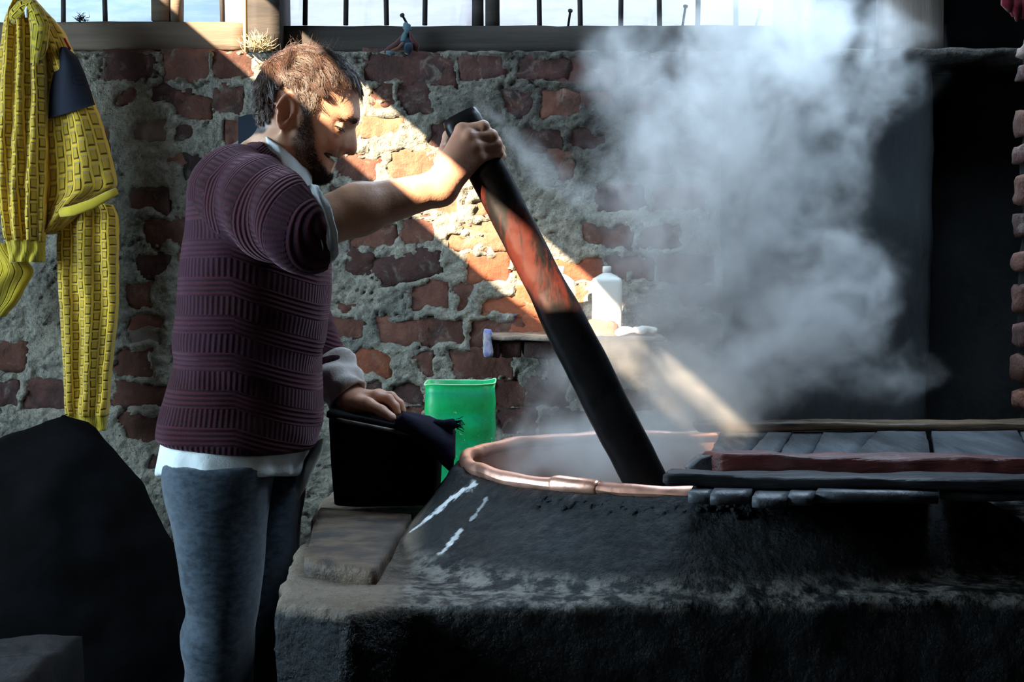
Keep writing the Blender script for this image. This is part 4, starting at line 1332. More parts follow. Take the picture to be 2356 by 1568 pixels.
def hand_sdf(p, Hd, Th, wrist, rw, fr):
    d = None
    for nm, pts in Hd.items():
        s = {'index': 1, 'middle': 1.03, 'ring': .98, 'little': .86}[nm] * fr
        f = chain(p, pts, [.0108 * s, .0100 * s, .0088 * s, .0080 * s], .003)
        kn = np.linalg.norm(p - pts[0], axis=1) - .0118 * s
        f = smin(f, kn, .004)
        kn = np.linalg.norm(p - pts[1], axis=1) - .0104 * s
        f = smin(f, kn, .003)
        d = f if d is None else np.minimum(d, f)
    names = list(Hd)
    palm = None
    for nm in names:
        c = cone(p, wrist, Hd[nm][0], rw * .72, .0125 * fr)
        palm = c if palm is None else smin(palm, c, .010)
    for a, b in zip(names[:-1], names[1:]):
        palm = smin(palm, cone(p, Hd[a][0], Hd[b][0], .0105 * fr, .0105 * fr), .006)
    d = smin(d, palm, .005)
    th = chain(p, [wrist] + Th, [rw * .6, .0165 * fr, .0135 * fr, .0112 * fr, .0098 * fr], .006)
    return smin(d, th, .008)
RW, LW = WR_N, WR_F
RC_H = np.mean([RH['middle'][0], RW], 0); LC_H = np.mean([LH['middle'][0], LW], 0)
NECK = [P(628, 430, HD), P(655, 345, HD), P(690, 285, HD)]
hips = loft_sdf([trow(1000, 430, 660, .13), trow(1100, 440, 640, .13), trow(1180, 460, 610, .12)])
def lp(px, py, d): return P(px, py, d)
def body_sdf(p):
    def tor(q):
        d = TORSO(q, -.035)
        d = smin(d, hips(q, -.02), .06)
        d = smin(d, chain(q, NECK, [.066, .055, .050], .02), .035)
        return d
    d = guard(p, (H0[0] - .08, HD, 1.12), .55, tor)
    d = smin(d, guard(p, H0 + np.array([.0, 0, -.01]), .22, head_sdf), .018)
    d = smin(d, guard(p, (SH_N + EL_N) / 2, .30, lambda q: chain(q, [SH_N, EL_N], [.055, .045], .01)), .03)
    fm = EL_N + (WR_N - EL_N) * .38 + np.array([0, 0, .004])
    d = smin(d, guard(p, (EL_N + WR_N) / 2, .27, lambda q: chain(q, [EL_N, fm, WR_N], [.0415, .0395, .0275], .02)), .012)
    d = smin(d, guard(p, RC_H, .16, lambda q: hand_sdf(q, RH, RTH, RW, .036, 1.0)), .012)
    d = smin(d, guard(p, (SH_F + EL_F) / 2, .32, lambda q: chain(q, [SH_F, EL_F], [.055, .043], .01)), .03)
    d = smin(d, guard(p, (EL_F + WR_F) / 2, .27, lambda q: chain(q, [EL_F, WR_F], [.042, .027], .02)), .012)
    d = smin(d, guard(p, LC_H, .15, lambda q: hand_sdf(q, LH, LTH, LW, .034, .95)), .012)
    def legs(q):
        a = chain(q, [P(500, 1120, 2.52), P(512, 1475, 2.50), np.array([P(500, 1475, 2.52)[0] - .02, 2.52, .09])], [.070, .046, .038], .01)
        b = chain(q, [P(570, 1120, 2.70), P(568, 1475, 2.70), np.array([P(560, 1475, 2.7)[0] - .02, 2.70, .09])], [.070, .046, .038], .01)
        for yc, x0 in ((2.52, P(500, 1475, 2.52)[0] - .02), (2.70, P(560, 1475, 2.7)[0] - .02)):
            b = smin(b, cone(q, (x0 - .02, yc, .05), (x0 + .16, yc, .035), .038, .028), .03)
        return smin(a, b, .01)
    d = smin(d, guard(p, (H0[0] - .15, 2.6, .45), .62, legs), .04)
    return d
ZC = .96
def zwarp(q):
    q = np.array(q, float)
    z = q[..., 2]
    q[..., 2] = np.where(z < ZC, ZC - (ZC - z) * 4.0, z)
    return q
bm_lo = (-.86, 2.16, ZC - (ZC - .0) / 4.0); bm_hi = (.06, 2.98, 1.74)
V, Fq = nets(body_sdf, bm_lo, bm_hi, .0026, 12, warp=zwarp, safety=1.6)
u, v, w = to_h(V)
fx_ = 1 - np.abs(w) / F
px_, py_ = 1178 + (u + 700 - 1178) / fx_, 650 + (v + 240 - 650) / fx_
inhead = (np.linalg.norm(V - H0, axis=1) < .24)
def inpoly(x, y, poly, soft=3.5):
    """signed soft mask of a polygon in head pixels"""
    x, y = np.asarray(x), np.asarray(y)
    ins = np.zeros(len(x), bool); dm = np.full(len(x), 1e9)
    n = len(poly)
    for i in range(n):
        (x0, y0), (x1, y1) = poly[i], poly[(i + 1) % n]
        c = (y0 > y) != (y1 > y)
        with np.errstate(divide='ignore', invalid='ignore'):
            xi = (x1 - x0) * (y - y0) / (y1 - y0 if y1 != y0 else 1e-9) + x0
        ins ^= c & (x < xi)
        t = np.clip(((x - x0) * (x1 - x0) + (y - y0) * (y1 - y0)) / ((x1 - x0) ** 2 + (y1 - y0) ** 2), 0, 1)
        dm = np.minimum(dm, np.hypot(x - x0 - t * (x1 - x0), y - y0 - t * (y1 - y0)))
    return sstep(-soft, soft, np.where(ins, dm, -dm))
HAIRP = [(824,176),(800,172),(768,172),(738,180),(727,206),(719,236),(712,258),(698,262),(688,240),(678,208),(655,198),(634,212),(630,262),(612,302),(575,312),(560,200),(610,80),(720,60),(835,120)]
BEARDP = [(696,254),(712,258),(720,290),(722,318),(726,345),(733,362),(742,378),(752,392),(770,394),(770,404),(762,418),(742,432),(712,432),(690,405),(674,355),(668,316),(678,300),(690,284)]
MUSTP = [(752,345),(768,344),(788,352),(785,361),(774,359),(758,353)]
nz = 4 * pn(V * 90)
earmask = sstep(78, 84, np.abs(w)) * (np.hypot((px_ - 657) / 26, (py_ - 255) / 46) < 1)
hairm = inpoly(px_ + nz, py_ + nz, HAIRP) * inhead * (1 - earmask)
beardm = inpoly(px_ + nz, py_ + nz, BEARDP, 11) * inhead * (1 - earmask)
def gm(x, y, ww, s): return np.exp(-((px_ - x) ** 2 + (py_ - y) ** 2 + (np.abs(w) - ww) ** 2) / (2 * s * s)) * inhead
lip = np.clip(gm(768, 380, 6, 8) + gm(758, 384, 16, 7) + gm(779, 365, 6, 5) + gm(766, 361, 16, 4), 0, 1) * (1 - 0)
mustm = inpoly(px_ + .5 * nz, py_ + .5 * nz, MUSTP, 4) * inhead
beardm = np.maximum(beardm, .55 * mustm) * (1 - lip)
red = np.clip(gm(812, 346, 4, 14) + gm(768, 328, 50, 16) + earmask * .9, 0, 1)
hands = np.exp(-np.sum((V - (RC_H + np.array([.02, 0, .02]))) ** 2, 1) / (2 * .055 ** 2)) + np.exp(-np.sum((V - LC_H) ** 2, 1) / (2 * .07 ** 2))
nails = np.zeros(len(V))
for pts in (LTH,):
    tdir = (pts[-1] - pts[-2]) / np.linalg.norm(pts[-1] - pts[-2])
    nc = pts[-1] + tdir * .003 + np.array([0, -.006, .006])
    nails = np.maximum(nails, sstep(.0085, .0065, np.linalg.norm(V - nc, axis=1)))
hd_ = head_sdf(V) / HS
c_, e1, e2, hh = mouth_cut(u, v, np.abs(w), hd_)
inner = sstep(1.2, -.2, np.abs(e2) - hh) * sstep(-25, -21, e1) * inhead * (np.abs(w) < 50) * (u > 30) * (u < 100)
lipn = sstep(5.5, 2.5, np.abs(e2) - hh) * sstep(-24, -12, e1) * inhead * (np.abs(w) < 50) * (u > 35) * (u < 100)
lip = np.clip(np.maximum(lipn, lip * .6), 0, 1) * (1 - inner)
beardm = beardm * (1 - lipn)
m, nt, b = mat_new('skin')
k = NB(nt)
co = k.geo()
n1 = k.noise(co, 38, 6, .65)
col = k.mix(k.ramp(n1, .3, .7), (.54, .30, .195), (.46, .24, .15))
col = k.mix(k.math('MULTIPLY', k.attr('red'), .55), col, (.42, .14, .085))
col = k.mix(k.math('MULTIPLY', k.attr('hand'), .45), col, (.34, .13, .09))
col = k.mix(k.math('MULTIPLY', k.attr('lip'), .75), col, (.38, .13, .10))
bd = k.math('MULTIPLY', k.attr('beard'), k.ramp(k.noise(co, 420, 3, .6), .32, .6, .62, .95))
col = k.mix(bd, col, (.030, .020, .016))
col = k.mix(k.math('MULTIPLY', k.attr('hair'), .96), col, (.016, .010, .008))
col = k.mix(k.attr('mouth'), col, (.05, .012, .012))
col = k.mix(k.math('MULTIPLY', k.attr('nail'), .6), col, (.62, .40, .33))
k.put(b.inputs['Base Color'], col)
b.inputs['Roughness'].default_value = .48
b.inputs['Subsurface Weight'].default_value = .16
b.inputs['Subsurface Radius'].default_value = (.012, .004, .002)
b.inputs['Subsurface Scale'].default_value = .6
b.inputs['Specular IOR Level'].default_value = .4
k.put(b.inputs['Normal'], k.bump(k.noise(co, 260, 4, .6), .25, .0015, k.bump(k.noise(co, 70, 4, .6), .18, .004)))
M['skin'] = m
man = empty('person', (P(520, 1475, 2.6)[0], 2.6, 0.0))
tag(man, 'bearded man in a maroon sweater and grey trousers stirring with a pole', 'person')
body = mk('body', V, Fq, M['skin'], man, attrs={'hair': hairm, 'beard': beardm, 'lip': lip, 'red': red, 'hand': np.clip(hands, 0, 1), 'nail': nails, 'mouth': inner})

# eyes, teeth
def ballmesh(c, r, n=24, m_=16):
    th = np.linspace(0, 2 * np.pi, n, endpoint=False)
    rows = []
    for a in np.linspace(.02, math.pi - .02, m_):
        rows.append(np.stack([math.cos(a) + 0 * th, math.sin(a) * np.cos(th), math.sin(a) * np.sin(th)], 1) * r)
    return np.concatenate(rows), gridfaces(n, m_, True), rows
m, nt, b = mat_new('eye')
k = NB(nt)
b.inputs['Roughness'].default_value = .08
k.put(b.inputs['Base Color'], k.mix(k.ramp(k.attr('iris'), .50, .56), (.62, .55, .50), (.02, .012, .008)))
M['eye'] = m
def eye_frame(s):
    lo_, dn_ = R(66), R(20)
    g = np.array([math.cos(lo_) * math.cos(dn_), s * math.sin(lo_) * math.cos(dn_), -math.sin(dn_)])
    lat = np.array([-.9, s * .4, .48]); lat = lat - g * (lat @ g); lat /= np.linalg.norm(lat)
    up = np.cross(lat, g) * s
    if up[2] < 0: up = -up
    return g, lat, up
def on_eye(s, a, b, r):
    g, lat, up = eye_frame(s)
    al, be = a * R(54), b
    v_ = g * math.cos(al) * math.cos(be) + lat * math.sin(al) * math.cos(be) + up * math.sin(be)
    return hp(EYE[0], EYE[1], EYE[2] * s) + v_ * r * HS
for s in (-1, 1):
    na, nb_ = 25, 9
    VV, ir = [], []
    for a in np.linspace(-1, 1, na):
        for b_ in np.linspace(-1, 1, nb_):
            h_ = R(14) * (1 - a * a) ** .8
            VV.append(on_eye(s, a, b_ * h_ - R(6) * (1 - a * a), 13.7 + 1.2 * (1 - a ** 4) * (1 - b_ ** 4)))
            ir.append(1 - math.hypot((a + .25) * .9, (b_ - .15) * .3))
    mk('eye', np.array(VV), gridfaces(nb_, na), M['eye'], man, attrs={'iris': np.array(ir)})
m, nt, b = mat_new('teeth')
b.inputs['Base Color'].default_value = (.72, .66, .56, 1); b.inputs['Roughness'].default_value = .25
pr = []
for row in (-1, 1):
    for i in range(10):
        a = (i - 4.5) / 4.5
        q, fq = rbox((3.4 * HS, 5.6 * HS, 6.5 * HS), 1.1 * HS, (3, 3, 3))
        yaw = a * 1.15
        q = np.stack([q[:, 0] * math.cos(yaw) - q[:, 1] * math.sin(yaw), q[:, 0] * math.sin(yaw) + q[:, 1] * math.cos(yaw), q[:, 2]], 1)
        tl = R(26)
        q = np.stack([q[:, 0] * math.cos(tl) + q[:, 2] * math.sin(tl), q[:, 1], -q[:, 0] * math.sin(tl) + q[:, 2] * math.cos(tl)], 1)
        off = -5.2 if row < 0 else 6.6
        bx, by = 772 - 20 * a * a - (3 if row > 0 else 0), 363.5 - 10 * a * a
        pr.append((q + hp(bx - .436 * off, by + .90 * off, 31 * math.sin(a * 1.2)), fq))
for q_, f_ in pr: mk('tooth', q_, f_, m, man)

# ------------------------------------------------------------------ hair, beard, brows
def grad_head(p, e=.002):
    g = np.stack([head_sdf(p + np.eye(3)[i] * e) - head_sdf(p - np.eye(3)[i] * e) for i in range(3)], 1)
    return g / (np.linalg.norm(g, axis=1)[:, None] + 1e-9)
def strands(name, root, dirs, length, rad, nseg, grav, curl, clump, mat, seed, parent, kmax=.7, lift=0.0, hug=0.0):
    g = np.random.default_rng(seed)
    N = len(root)
    t = np.linspace(0, 1, nseg)
    pts = np.zeros((N, nseg, 3))
    d = dirs.copy(); p = root.copy()
    pts[:, 0] = p
    cv = g.normal(size=(N, 3)) * curl
    for i in range(1, nseg):
        d = d + np.array([0, 0, -1.0]) * grav[:, None] * t[i] + cv * .5
        if hug:
            nn = grad_head(p); dn = (d * nn).sum(1)
            d = d - nn * (np.maximum(dn, 0) * hug)[:, None]
        d /= np.linalg.norm(d, axis=1)[:, None]
        p = p + d * (length / (nseg - 1))[:, None]
        s = head_sdf(p) - (.0015 + lift * t[i])
        m_ = s < 0
        if m_.any():
            p[m_] -= grad_head(p[m_]) * s[m_][:, None]
        pts[:, i] = p
    if clump:
        cen = g.choice(N, clump, replace=False)
        dd = ((root[:, None, :] - root[cen][None]) ** 2).sum(-1)
        ci = cen[dd.argmin(1)]
        wgt = (t ** 1.2 * kmax)[None, :, None]
        pts = pts * (1 - wgt) + pts[ci] * wgt
        pts[:, 1:] += g.normal(size=(N, 1, 3)) * .0012
    T = np.gradient(pts, axis=1); T /= np.linalg.norm(T, axis=2)[..., None] + 1e-9
    ref = g.normal(size=(N, 1, 3))
    A = np.cross(T, ref); A /= np.linalg.norm(A, axis=2)[..., None] + 1e-9
    Bn = np.cross(T, A)
    rr = (rad * (1 - .75 * t ** 1.5))[None, :, None]
    VV = np.stack([pts + rr * (A * math.cos(a) + Bn * math.sin(a)) for a in (0, 2.094, 4.189)], 2)  # N,nseg,3,3
    idx = np.arange(N * nseg * 3).reshape(N, nseg, 3)
    q = []
    for j in range(3):
        j2 = (j + 1) % 3
        q.append(np.stack([idx[:, :-1, j], idx[:, :-1, j2], idx[:, 1:, j2], idx[:, 1:, j]], -1).reshape(-1, 4))
    tone = np.repeat(g.uniform(0, 1, N), nseg * 3)
    return mk(name, VV.reshape(-1, 3), np.concatenate(q), mat, parent, attrs={'tone': tone})
def hair_mat(name, c1, c2, rough=.38, spec=.55):
    m, nt, b = mat_new(name)
    k = NB(nt)
    k.put(b.inputs['Base Color'], k.mix(k.attr('tone'), c1, c2))
    b.inputs['Roughness'].default_value = rough
    b.inputs['Specular IOR Level'].default_value = spec
    return m
M['hair'] = hair_mat('brown_hair', (.115, .060, .040), (.022, .013, .010), .36)
M['beard'] = hair_mat('dark_beard', (.034, .019, .013), (.012, .008, .007), .6, .15)
g = np.random.default_rng(21)
Vn = V
def roots(mask, n, seed):
    g = np.random.default_rng(seed)
    ok = np.nonzero(mask > .5)[0]
    i = g.choice(ok, n, p=mask[ok] / mask[ok].sum())
    r = V[i] + g.normal(0, .0012, (n, 3))
    return r - grad_head(r) * head_sdf(r)[:, None], px_[i], py_[i], w[i]
r_, hx, hy, hw_ = roots(hairm, 13000, 31)
N_ = grad_head(r_)
wh = hp(634, 138, 0)
fl = r_ - wh; fl /= np.linalg.norm(fl, axis=1)[:, None] + 1e-6
topm = sstep(215, 150, hy)
fl = fl + np.stack([.55 * topm, .0 * topm, -.15 * (1 - topm) - .0 * topm], 1)
fl -= N_ * (fl * N_).sum(1)[:, None]
fl /= np.linalg.norm(fl, axis=1)[:, None] + 1e-6
fl += g.normal(size=fl.shape) * .14 + .35 * np.stack([fbm(r_ * 30 + 9 * j, 2) for j in range(3)], 1)
Lh = np.interp(hy, [100, 150, 200, 240, 300], [.068, .066, .050, .028, .014]) * g.uniform(.55, 1.1, len(hy))
Lh *= np.where((hx < 694) & (hy > 176), .45, 1)
Lh *= np.where(hx < 640, np.interp(hy, [120, 200, 300], [.8, .8, .9]), 1)
lift = .10 * topm + .10
d0 = fl + N_ * (lift * g.uniform(.5, 1.2, len(hy)))[:, None]
d0 /= np.linalg.norm(d0, axis=1)[:, None]
hr = strands('hair', r_, d0, Lh, .00044, 8, .34 + 0 * hy, .24, 300, M['hair'], 41, man, .85, .006, .5)
hr['label'] = 'tousled brown hair'
# loose flyaway hairs
r_, hx, hy, hw_ = roots(hairm * (py_ < 170), 260, 33)
N_ = grad_head(r_); fl = r_ - wh; fl /= np.linalg.norm(fl, axis=1)[:, None]
d0 = fl * .6 + N_ * 1.0 + g.normal(size=fl.shape) * .35 + np.array([.3, 0, .1]); d0 /= np.linalg.norm(d0, axis=1)[:, None]
strands('flyaway_hair', r_, d0, g.uniform(.02, .042, 260), .0003, 6, .10 + np.zeros(260), .25, 0, M['hair'], 43, man)
r_, hx, hy, hw_ = roots(np.clip(beardm * 1.2, 0, 1) * (mustm < .3), 6500, 35)
N_ = grad_head(r_)
fl = np.array([.25, 0, -1.0]) - N_ * (N_ @ np.array([.25, 0, -1.0]))[:, None]
d0 = fl + N_ * .55 + g.normal(size=fl.shape) * .35; d0 /= np.linalg.norm(d0, axis=1)[:, None]
Lb = np.interp(hy, [250, 290, 340, 380, 420], [.0045, .0035, .004, .006, .008]) * g.uniform(.5, 1.1, len(hy))
br_ = strands('beard', r_, d0, Lb, .00028, 4, .1 + 0 * hy, .2, 0, M['beard'], 45, man)
br_['label'] = 'short dark beard'
# brows
for s in (-1, 1):
    n = 130
    t = g.uniform(0, 1, n) ** 1.4
    q = np.stack([np.interp(t, [0, .5, 1], [814 - 5 * (s + 1), 804 - 4 * (s + 1), 776]) + g.normal(0, 1.6, n), np.interp(t, [0, .5, 1], [275, 269, 272]) + g.normal(0, 2.2, n), np.interp(t, [0, .5, 1], [15, 30, 50])], 1)
    r_ = np.array([hpc(a, b_, c * s) for a, b_, c in q])
    for _ in range(3): r_ = r_ - grad_head(r_) * head_sdf(r_)[:, None]
    N_ = grad_head(r_)
    d0 = np.array([-.9, .5 * s, .15]) + N_ * .12 + g.normal(size=N_.shape) * .15; d0 /= np.linalg.norm(d0, axis=1)[:, None]
    strands('eyebrow', r_, d0, g.uniform(.006, .011, n), .00034, 4, np.zeros(n), .1, 0, M['beard'], 47 + s, man)
# lashes along the lid edge
n = 70
t = np.linspace(-1, 1, n)
for s in (-1,):
    c = np.array([on_eye(s, a, R(9.5) * (1 - a * a) ** .8, 14.7) for a in t])
    ge, la, up = eye_frame(s)
    d0 = np.array([ge * .8 + la * a * .5 - up * .75 for a in t]); d0 /= np.linalg.norm(d0, axis=1)[:, None]
    strands('eyelashes', c, d0, np.full(n, .0052), .00038, 4, np.zeros(n) - .1, .04, 0, M['beard'], 51, man)
# ------------------------------------------------------------------ his clothes
def knit_mat():
    m, nt, b = mat_new('maroon_knit')
    k = NB(nt)
    at = k.n('ShaderNodeAttribute', attribute_name='knit')
    s = k.sep(at.outputs['Vector'])
    u, v = s[0], s[1]
    fv = k.math('FRACT', k.math('DIVIDE', v, .0645))
    band = k.math('MULTIPLY', k.ramp(fv, .02, .05), k.ramp(fv, .55, .52))
    hr = k.math('SINE', k.math('MULTIPLY', v, 2 * math.pi / .0086))
    hr = k.math('MULTIPLY_ADD', hr, .5, .5)
    vr = k.math('SINE', k.math('MULTIPLY', u, 2 * math.pi / .0085))
    vr = k.math('MULTIPLY', k.math('MULTIPLY_ADD', vr, .5, .5), .55)
    mx = k.n('ShaderNodeMix', data_type='FLOAT')
    k.put(mx.inputs[0], band); k.put(mx.inputs[2], vr); k.put(mx.inputs[3], hr)
    h = mx.outputs[0]
    co = k.geo()
    st = k.noise(co, 340, 3, .6)
    n = k.noise(co, 8, 4, .6)
    c = k.mix(h, (.007, .002, .0035), (.044, .0085, .0125))
    c = k.mix(k.math('MULTIPLY', k.ramp(n, .4, .65), .35), c, (.030, .012, .027))
    c = k.mix(k.math('MULTIPLY', k.ramp(st, .5, .75), .3), c, (.085, .026, .04))
    k.put(b.inputs['Base Color'], c)
    b.inputs['Roughness'].default_value = .95
    b.inputs['Specular IOR Level'].default_value = .1
    b.inputs['Sheen Weight'].default_value = .22
    b.inputs['Sheen Roughness'].default_value = .45
    b.inputs['Sheen Tint'].default_value = (.75, .45, .55, 1)
    k.put(b.inputs['Normal'], k.bump(st, .35, .002, k.bump(h, .6, .0035)))
    return m
M['knit'] = knit_mat()
SLN = [P(548, 440, 2.485), P(634, 482, 2.35), P(700, 518, 2.275), SL_END]
SLF = [SH_F, EL_F, EL_F + (WR_F - EL_F) * .66]
AXN = (SL_END - SLN[0]) / np.linalg.norm(SL_END - SLN[0])
def slN(p):
    d = chain(p, SLN, [.082, .076, .067, .063], .03)
    t = (p - SLN[0]) @ AXN / np.linalg.norm(SL_END - SLN[0])
    q = p - SLN[0] - np.outer((p - SLN[0]) @ AXN, AXN)
    # drooping folds that gather towards the elbow
    ph = t * 15 + 5 * (q[:, 2]) / .07 * .35 + 1.5 * pn(p * 9)
    d = d - (.0035 + .003 * sstep(.3, 1, t)) * np.sin(ph) * sstep(-.1, .3, t)
    return smax(d, (p - SL_END) @ FA, .008)
def slF(p):
    d = chain(p, SLF, [.08, .066, .050], .03) - .003 * np.sin(p[:, 2] * 60 + 2 * pn(p * 9))
    a = (SLF[2] - SLF[1]); a = a / np.linalg.norm(a)
    return smax(d, (p - SLF[2]) @ a, .01)
def sweater_sdf(p):
    d = TORSO(p)
    z = p[:, 2]
    # soft slack folds over belly and back, and a gathered hem
    lo = fbm(p * np.array([5, 4, 7]) + 3, 3)
    d = d - .007 * lo - .004 * np.sin(z * 34 + p[:, 0] * 22 + 2 * lo) * sstep(1.28, 1.08, z)
    d = d - .004 * np.sin(p[:, 0] * 40 + 14 * z) * sstep(1.06, .97, z)
    s1 = guard(p, (SLN[0] + SL_END) / 2, .30, slN)
    s2 = guard(p, (SLF[0] + SLF[2]) / 2, .40, slF)
    d = smin(d, s1, .022)
    d = smin(d, s2, .022)
    zc_ = .964 - .075 * (p[:, 0] + .62)
    d = smax(d, zc_ - z + .003 * lo, .008)
    hole = chain(p, NECK, [.112, .096, .084], .01)
    # v neck opened at the front
    vn = cone(p, P(668, 352, HD), P(716, 470, HD), .078, .018)
    return smax(d, -smin(hole, vn, .01), .006)
V, Fq = nets(sweater_sdf, (-.88, 2.12, .90), (-.22, 3.0, 1.56), .0058, 12, safety=1.8)
sl = slN(V); tr = TORSO(V); sf = slF(V)
th = np.arctan2(V[:, 1] - HD, V[:, 0] - np.interp(V[:, 2], [.95, 1.5], [P(550, 1000, HD)[0], P(600, 400, HD)[0]]))
# knit coordinates: round and along the trunk, round and along the sleeve
tilt = .35 * sstep(-.05, .2, V[:, 0] + .42)
ku = th * .155; kv = V[:, 2] + .36 * np.clip(V[:, 0] - P(540, 800, 2.42)[0], 0, .13)
Bn = frame_from(AXN)
q = (V - SLN[0]) @ Bn.T
su = np.arctan2(q[:, 2], q[:, 1]) * .07; sv = q[:, 0]
ws = sstep(.012, -.006, sl - tr)
use = ws > .5
kn = np.stack([np.where(use, su, ku), np.where(use, sv + .02, kv), 0 * ku], 1)
swt = mk('sweater', V, Fq, M['knit'], man, attrs={'knit': kn})
swt['label'] = 'maroon ribbed wool sweater'

# ribbed neckband and shirt collar: bands that wrap the neck
def wrap_band(name, top, bot, wid, mat, thick, nseg=40, rows=7, flare=0.0, seed=0, attr=False):
    """closed thin band through pixel polylines; goes round the back from far front to near front"""
    top, bot, wid = np.array(top, float), np.array(bot, float), np.array(wid, float)
    tk = np.linspace(0, 1, len(top))
    ts = np.linspace(0, 1, nseg)
    def side(s):
        out = []
        for t in ts:
            a = np.array([np.interp(t, tk, top[:, j]) for j in (0, 1)]); c = np.array([np.interp(t, tk, bot[:, j]) for j in (0, 1)])
            wa = np.interp(t, tk, wid[:, 0]); wb = np.interp(t, tk, wid[:, 1])
            row = []
            for r in np.linspace(0, 1, rows):
                bulge = flare * math.sin(r * math.pi)
                pt = hpc(*(a * (1 - r) + c * r), s * ((wa * (1 - r) + wb * r) + bulge))
                row.append(pt)
            out.append(row)
        return np.array(out)
    near, far = side(-1), side(1)
    strip = np.concatenate([far[::-1], near[1:]], 0)      # (n, rows, 3)
    n = len(strip)
    cen = strip.mean((0, 1))
    T = np.gradient(strip, axis=0); U = np.gradient(strip, axis=1)
    Nn = np.cross(T, U); Nn /= np.linalg.norm(Nn, axis=2)[..., None] + 1e-9
    s_ = np.sign(((strip - cen) * Nn).sum(2).mean())
    Nn *= s_
    strip = strip + .0012 * fbm(strip.reshape(-1, 3) * 40 + seed, 2).reshape(n, rows, 1)
    outr, inr = strip + Nn * thick / 2, strip - Nn * thick / 2
    VV = np.concatenate([outr.reshape(-1, 3), inr.reshape(-1, 3)])
    idx = np.arange(n * rows).reshape(n, rows); o2 = n * rows
    q = []
    for i in range(n - 1):
        for j in range(rows - 1):
            q.append((idx[i, j], idx[i, j + 1], idx[i + 1, j + 1], idx[i + 1, j]))
            q.append((idx[i, j] + o2, idx[i + 1, j] + o2, idx[i + 1, j + 1] + o2, idx[i, j + 1] + o2))
        for j in (0, rows - 1):
            q.append((idx[i, j], idx[i + 1, j], idx[i + 1, j] + o2, idx[i, j] + o2))
    for i in (0, n - 1):
        for j in range(rows - 1):
            q.append((idx[i, j], idx[i, j] + o2, idx[i, j + 1] + o2, idx[i, j + 1]))
    uu = np.repeat(np.linspace(0, 1, n), rows)
    at = {'knit': np.stack([np.tile(uu * .55, 2), np.full(2 * n * rows, .0645 * .7), np.zeros(2 * n * rows)], 1)} if attr else None
    return mk(name, VV, q, mat, man, attrs=at)
M['shirt'] = cloth_mat('pale_shirt', (.56, .60, .60), (.46, .51, .52), 500, .9, .1)
M['shirt_warm'] = cloth_mat('cuff_cotton', (.44, .39, .36), (.34, .30, .28), 500, .9, .1)
wrap_band('shirt_collar', [(598, 309), (612, 314), (640, 332), (672, 360), (703, 386), (716, 400)], [(600, 322), (620, 342), (650, 386), (676, 416), (700, 427), (714, 428)], [(4, 12), (66, 74), (86, 96), (78, 92), (54, 70), (28, 42)], M['shirt'], .003, flare=5)
nb = wrap_band('neckband', [(588, 322), (606, 331), (632, 356), (660, 398), (684, 424), (702, 446)], [(566, 330), (586, 346), (612, 374), (644, 412), (672, 436), (696, 458)], [(8, 14), (82, 94), (106, 120), (104, 120), (82, 96), (54, 62)], M['knit'], .007, flare=4, attr=True)
nb['label'] = 'ribbed v neckband'

# rolled cuffs
def cuff(name, a, b, r0, r1, mat, waves, amp, seed, thick=.004, squash=1.0):
    a, b = np.array(a), np.array(b)
    B = frame_from(b - a)
    n, rows = 64, 14
    th = np.linspace(0, 2 * np.pi, n, endpoint=False)
    ro = []
    prof = np.concatenate([np.linspace(0, 1, rows), np.linspace(1, 0, rows)])
    inn = np.concatenate([np.zeros(rows), np.full(rows, thick)])
    for t, i_ in zip(prof, inn):
        r = r0 + (r1 - r0) * t - i_ * 1.5 + amp * np.sin(waves * th + 5 * t + seed) * (0.4 + math.sin(t * math.pi)) + amp * .8 * np.sin(t * 14 + 2 * th + seed)
        c = a + (b - a) * t
        ro.append(c + np.outer(np.cos(th) * r, B[1]) + np.outer(np.sin(th) * r * squash, B[2]))
    VV = np.concatenate(ro)
    VV = VV + .002 * fbm(VV * 45 + seed, 3)[:, None]
    rows2 = len(ro)
    fq = np.concatenate([gridfaces(n, rows2, True), np.stack([(rows2 - 1) * n + np.arange(n), (rows2 - 1) * n + (np.arange(n) + 1) % n, (np.arange(n) + 1) % n, np.arange(n)], 1)])
    return mk(name, VV, fq, mat, man)
ca = EL_N + (WR_N - EL_N) * .0
cuff('shirt_cuff', ca, EL_N + (WR_N - EL_N) * .125, .0605, .0610, M['shirt'], 5, .0022, 1)
cb = EL_F + (WR_F - EL_F) * .58
c_ = cuff('shirt_cuff', cb, EL_F + (WR_F - EL_F) * .93, .054, .040, M['shirt_warm'], 3, .005, 4)
c_['label'] = 'crumpled rolled-up cuff'

# shirt tail below the sweater
TAIL = loft_sdf([trow(990, 384, 705, .168), trow(1030, 379, 702, .176), trow(1070, 373, 698, .182), trow(1098, 370, 690, .184)])
xcut = P(668, 1080, 2.43)[0]
def tail_sdf(p):
    g_ = .004 * np.sin(np.arctan2(p[:, 1] - HD, p[:, 0] + .5) * 11 + 6 * pn(p * 6)) * sstep(.99, .91, p[:, 2])
    d = TAIL(p) - g_
    zb_ = .914 - .018 * sstep(2.43, 2.62, p[:, 1])
    d = smax(d, zb_ - p[:, 2], .003)
    d = smax(d, p[:, 0] - xcut - .12 * (p[:, 1] - 2.43), .004)
    return d
V, Fq = nets(tail_sdf, (-.70, 2.36, .86), (-.36, 2.86, 1.02), .006, 10, safety=2)
o = mk('shirt_tail', V, Fq, M['shirt'], man)
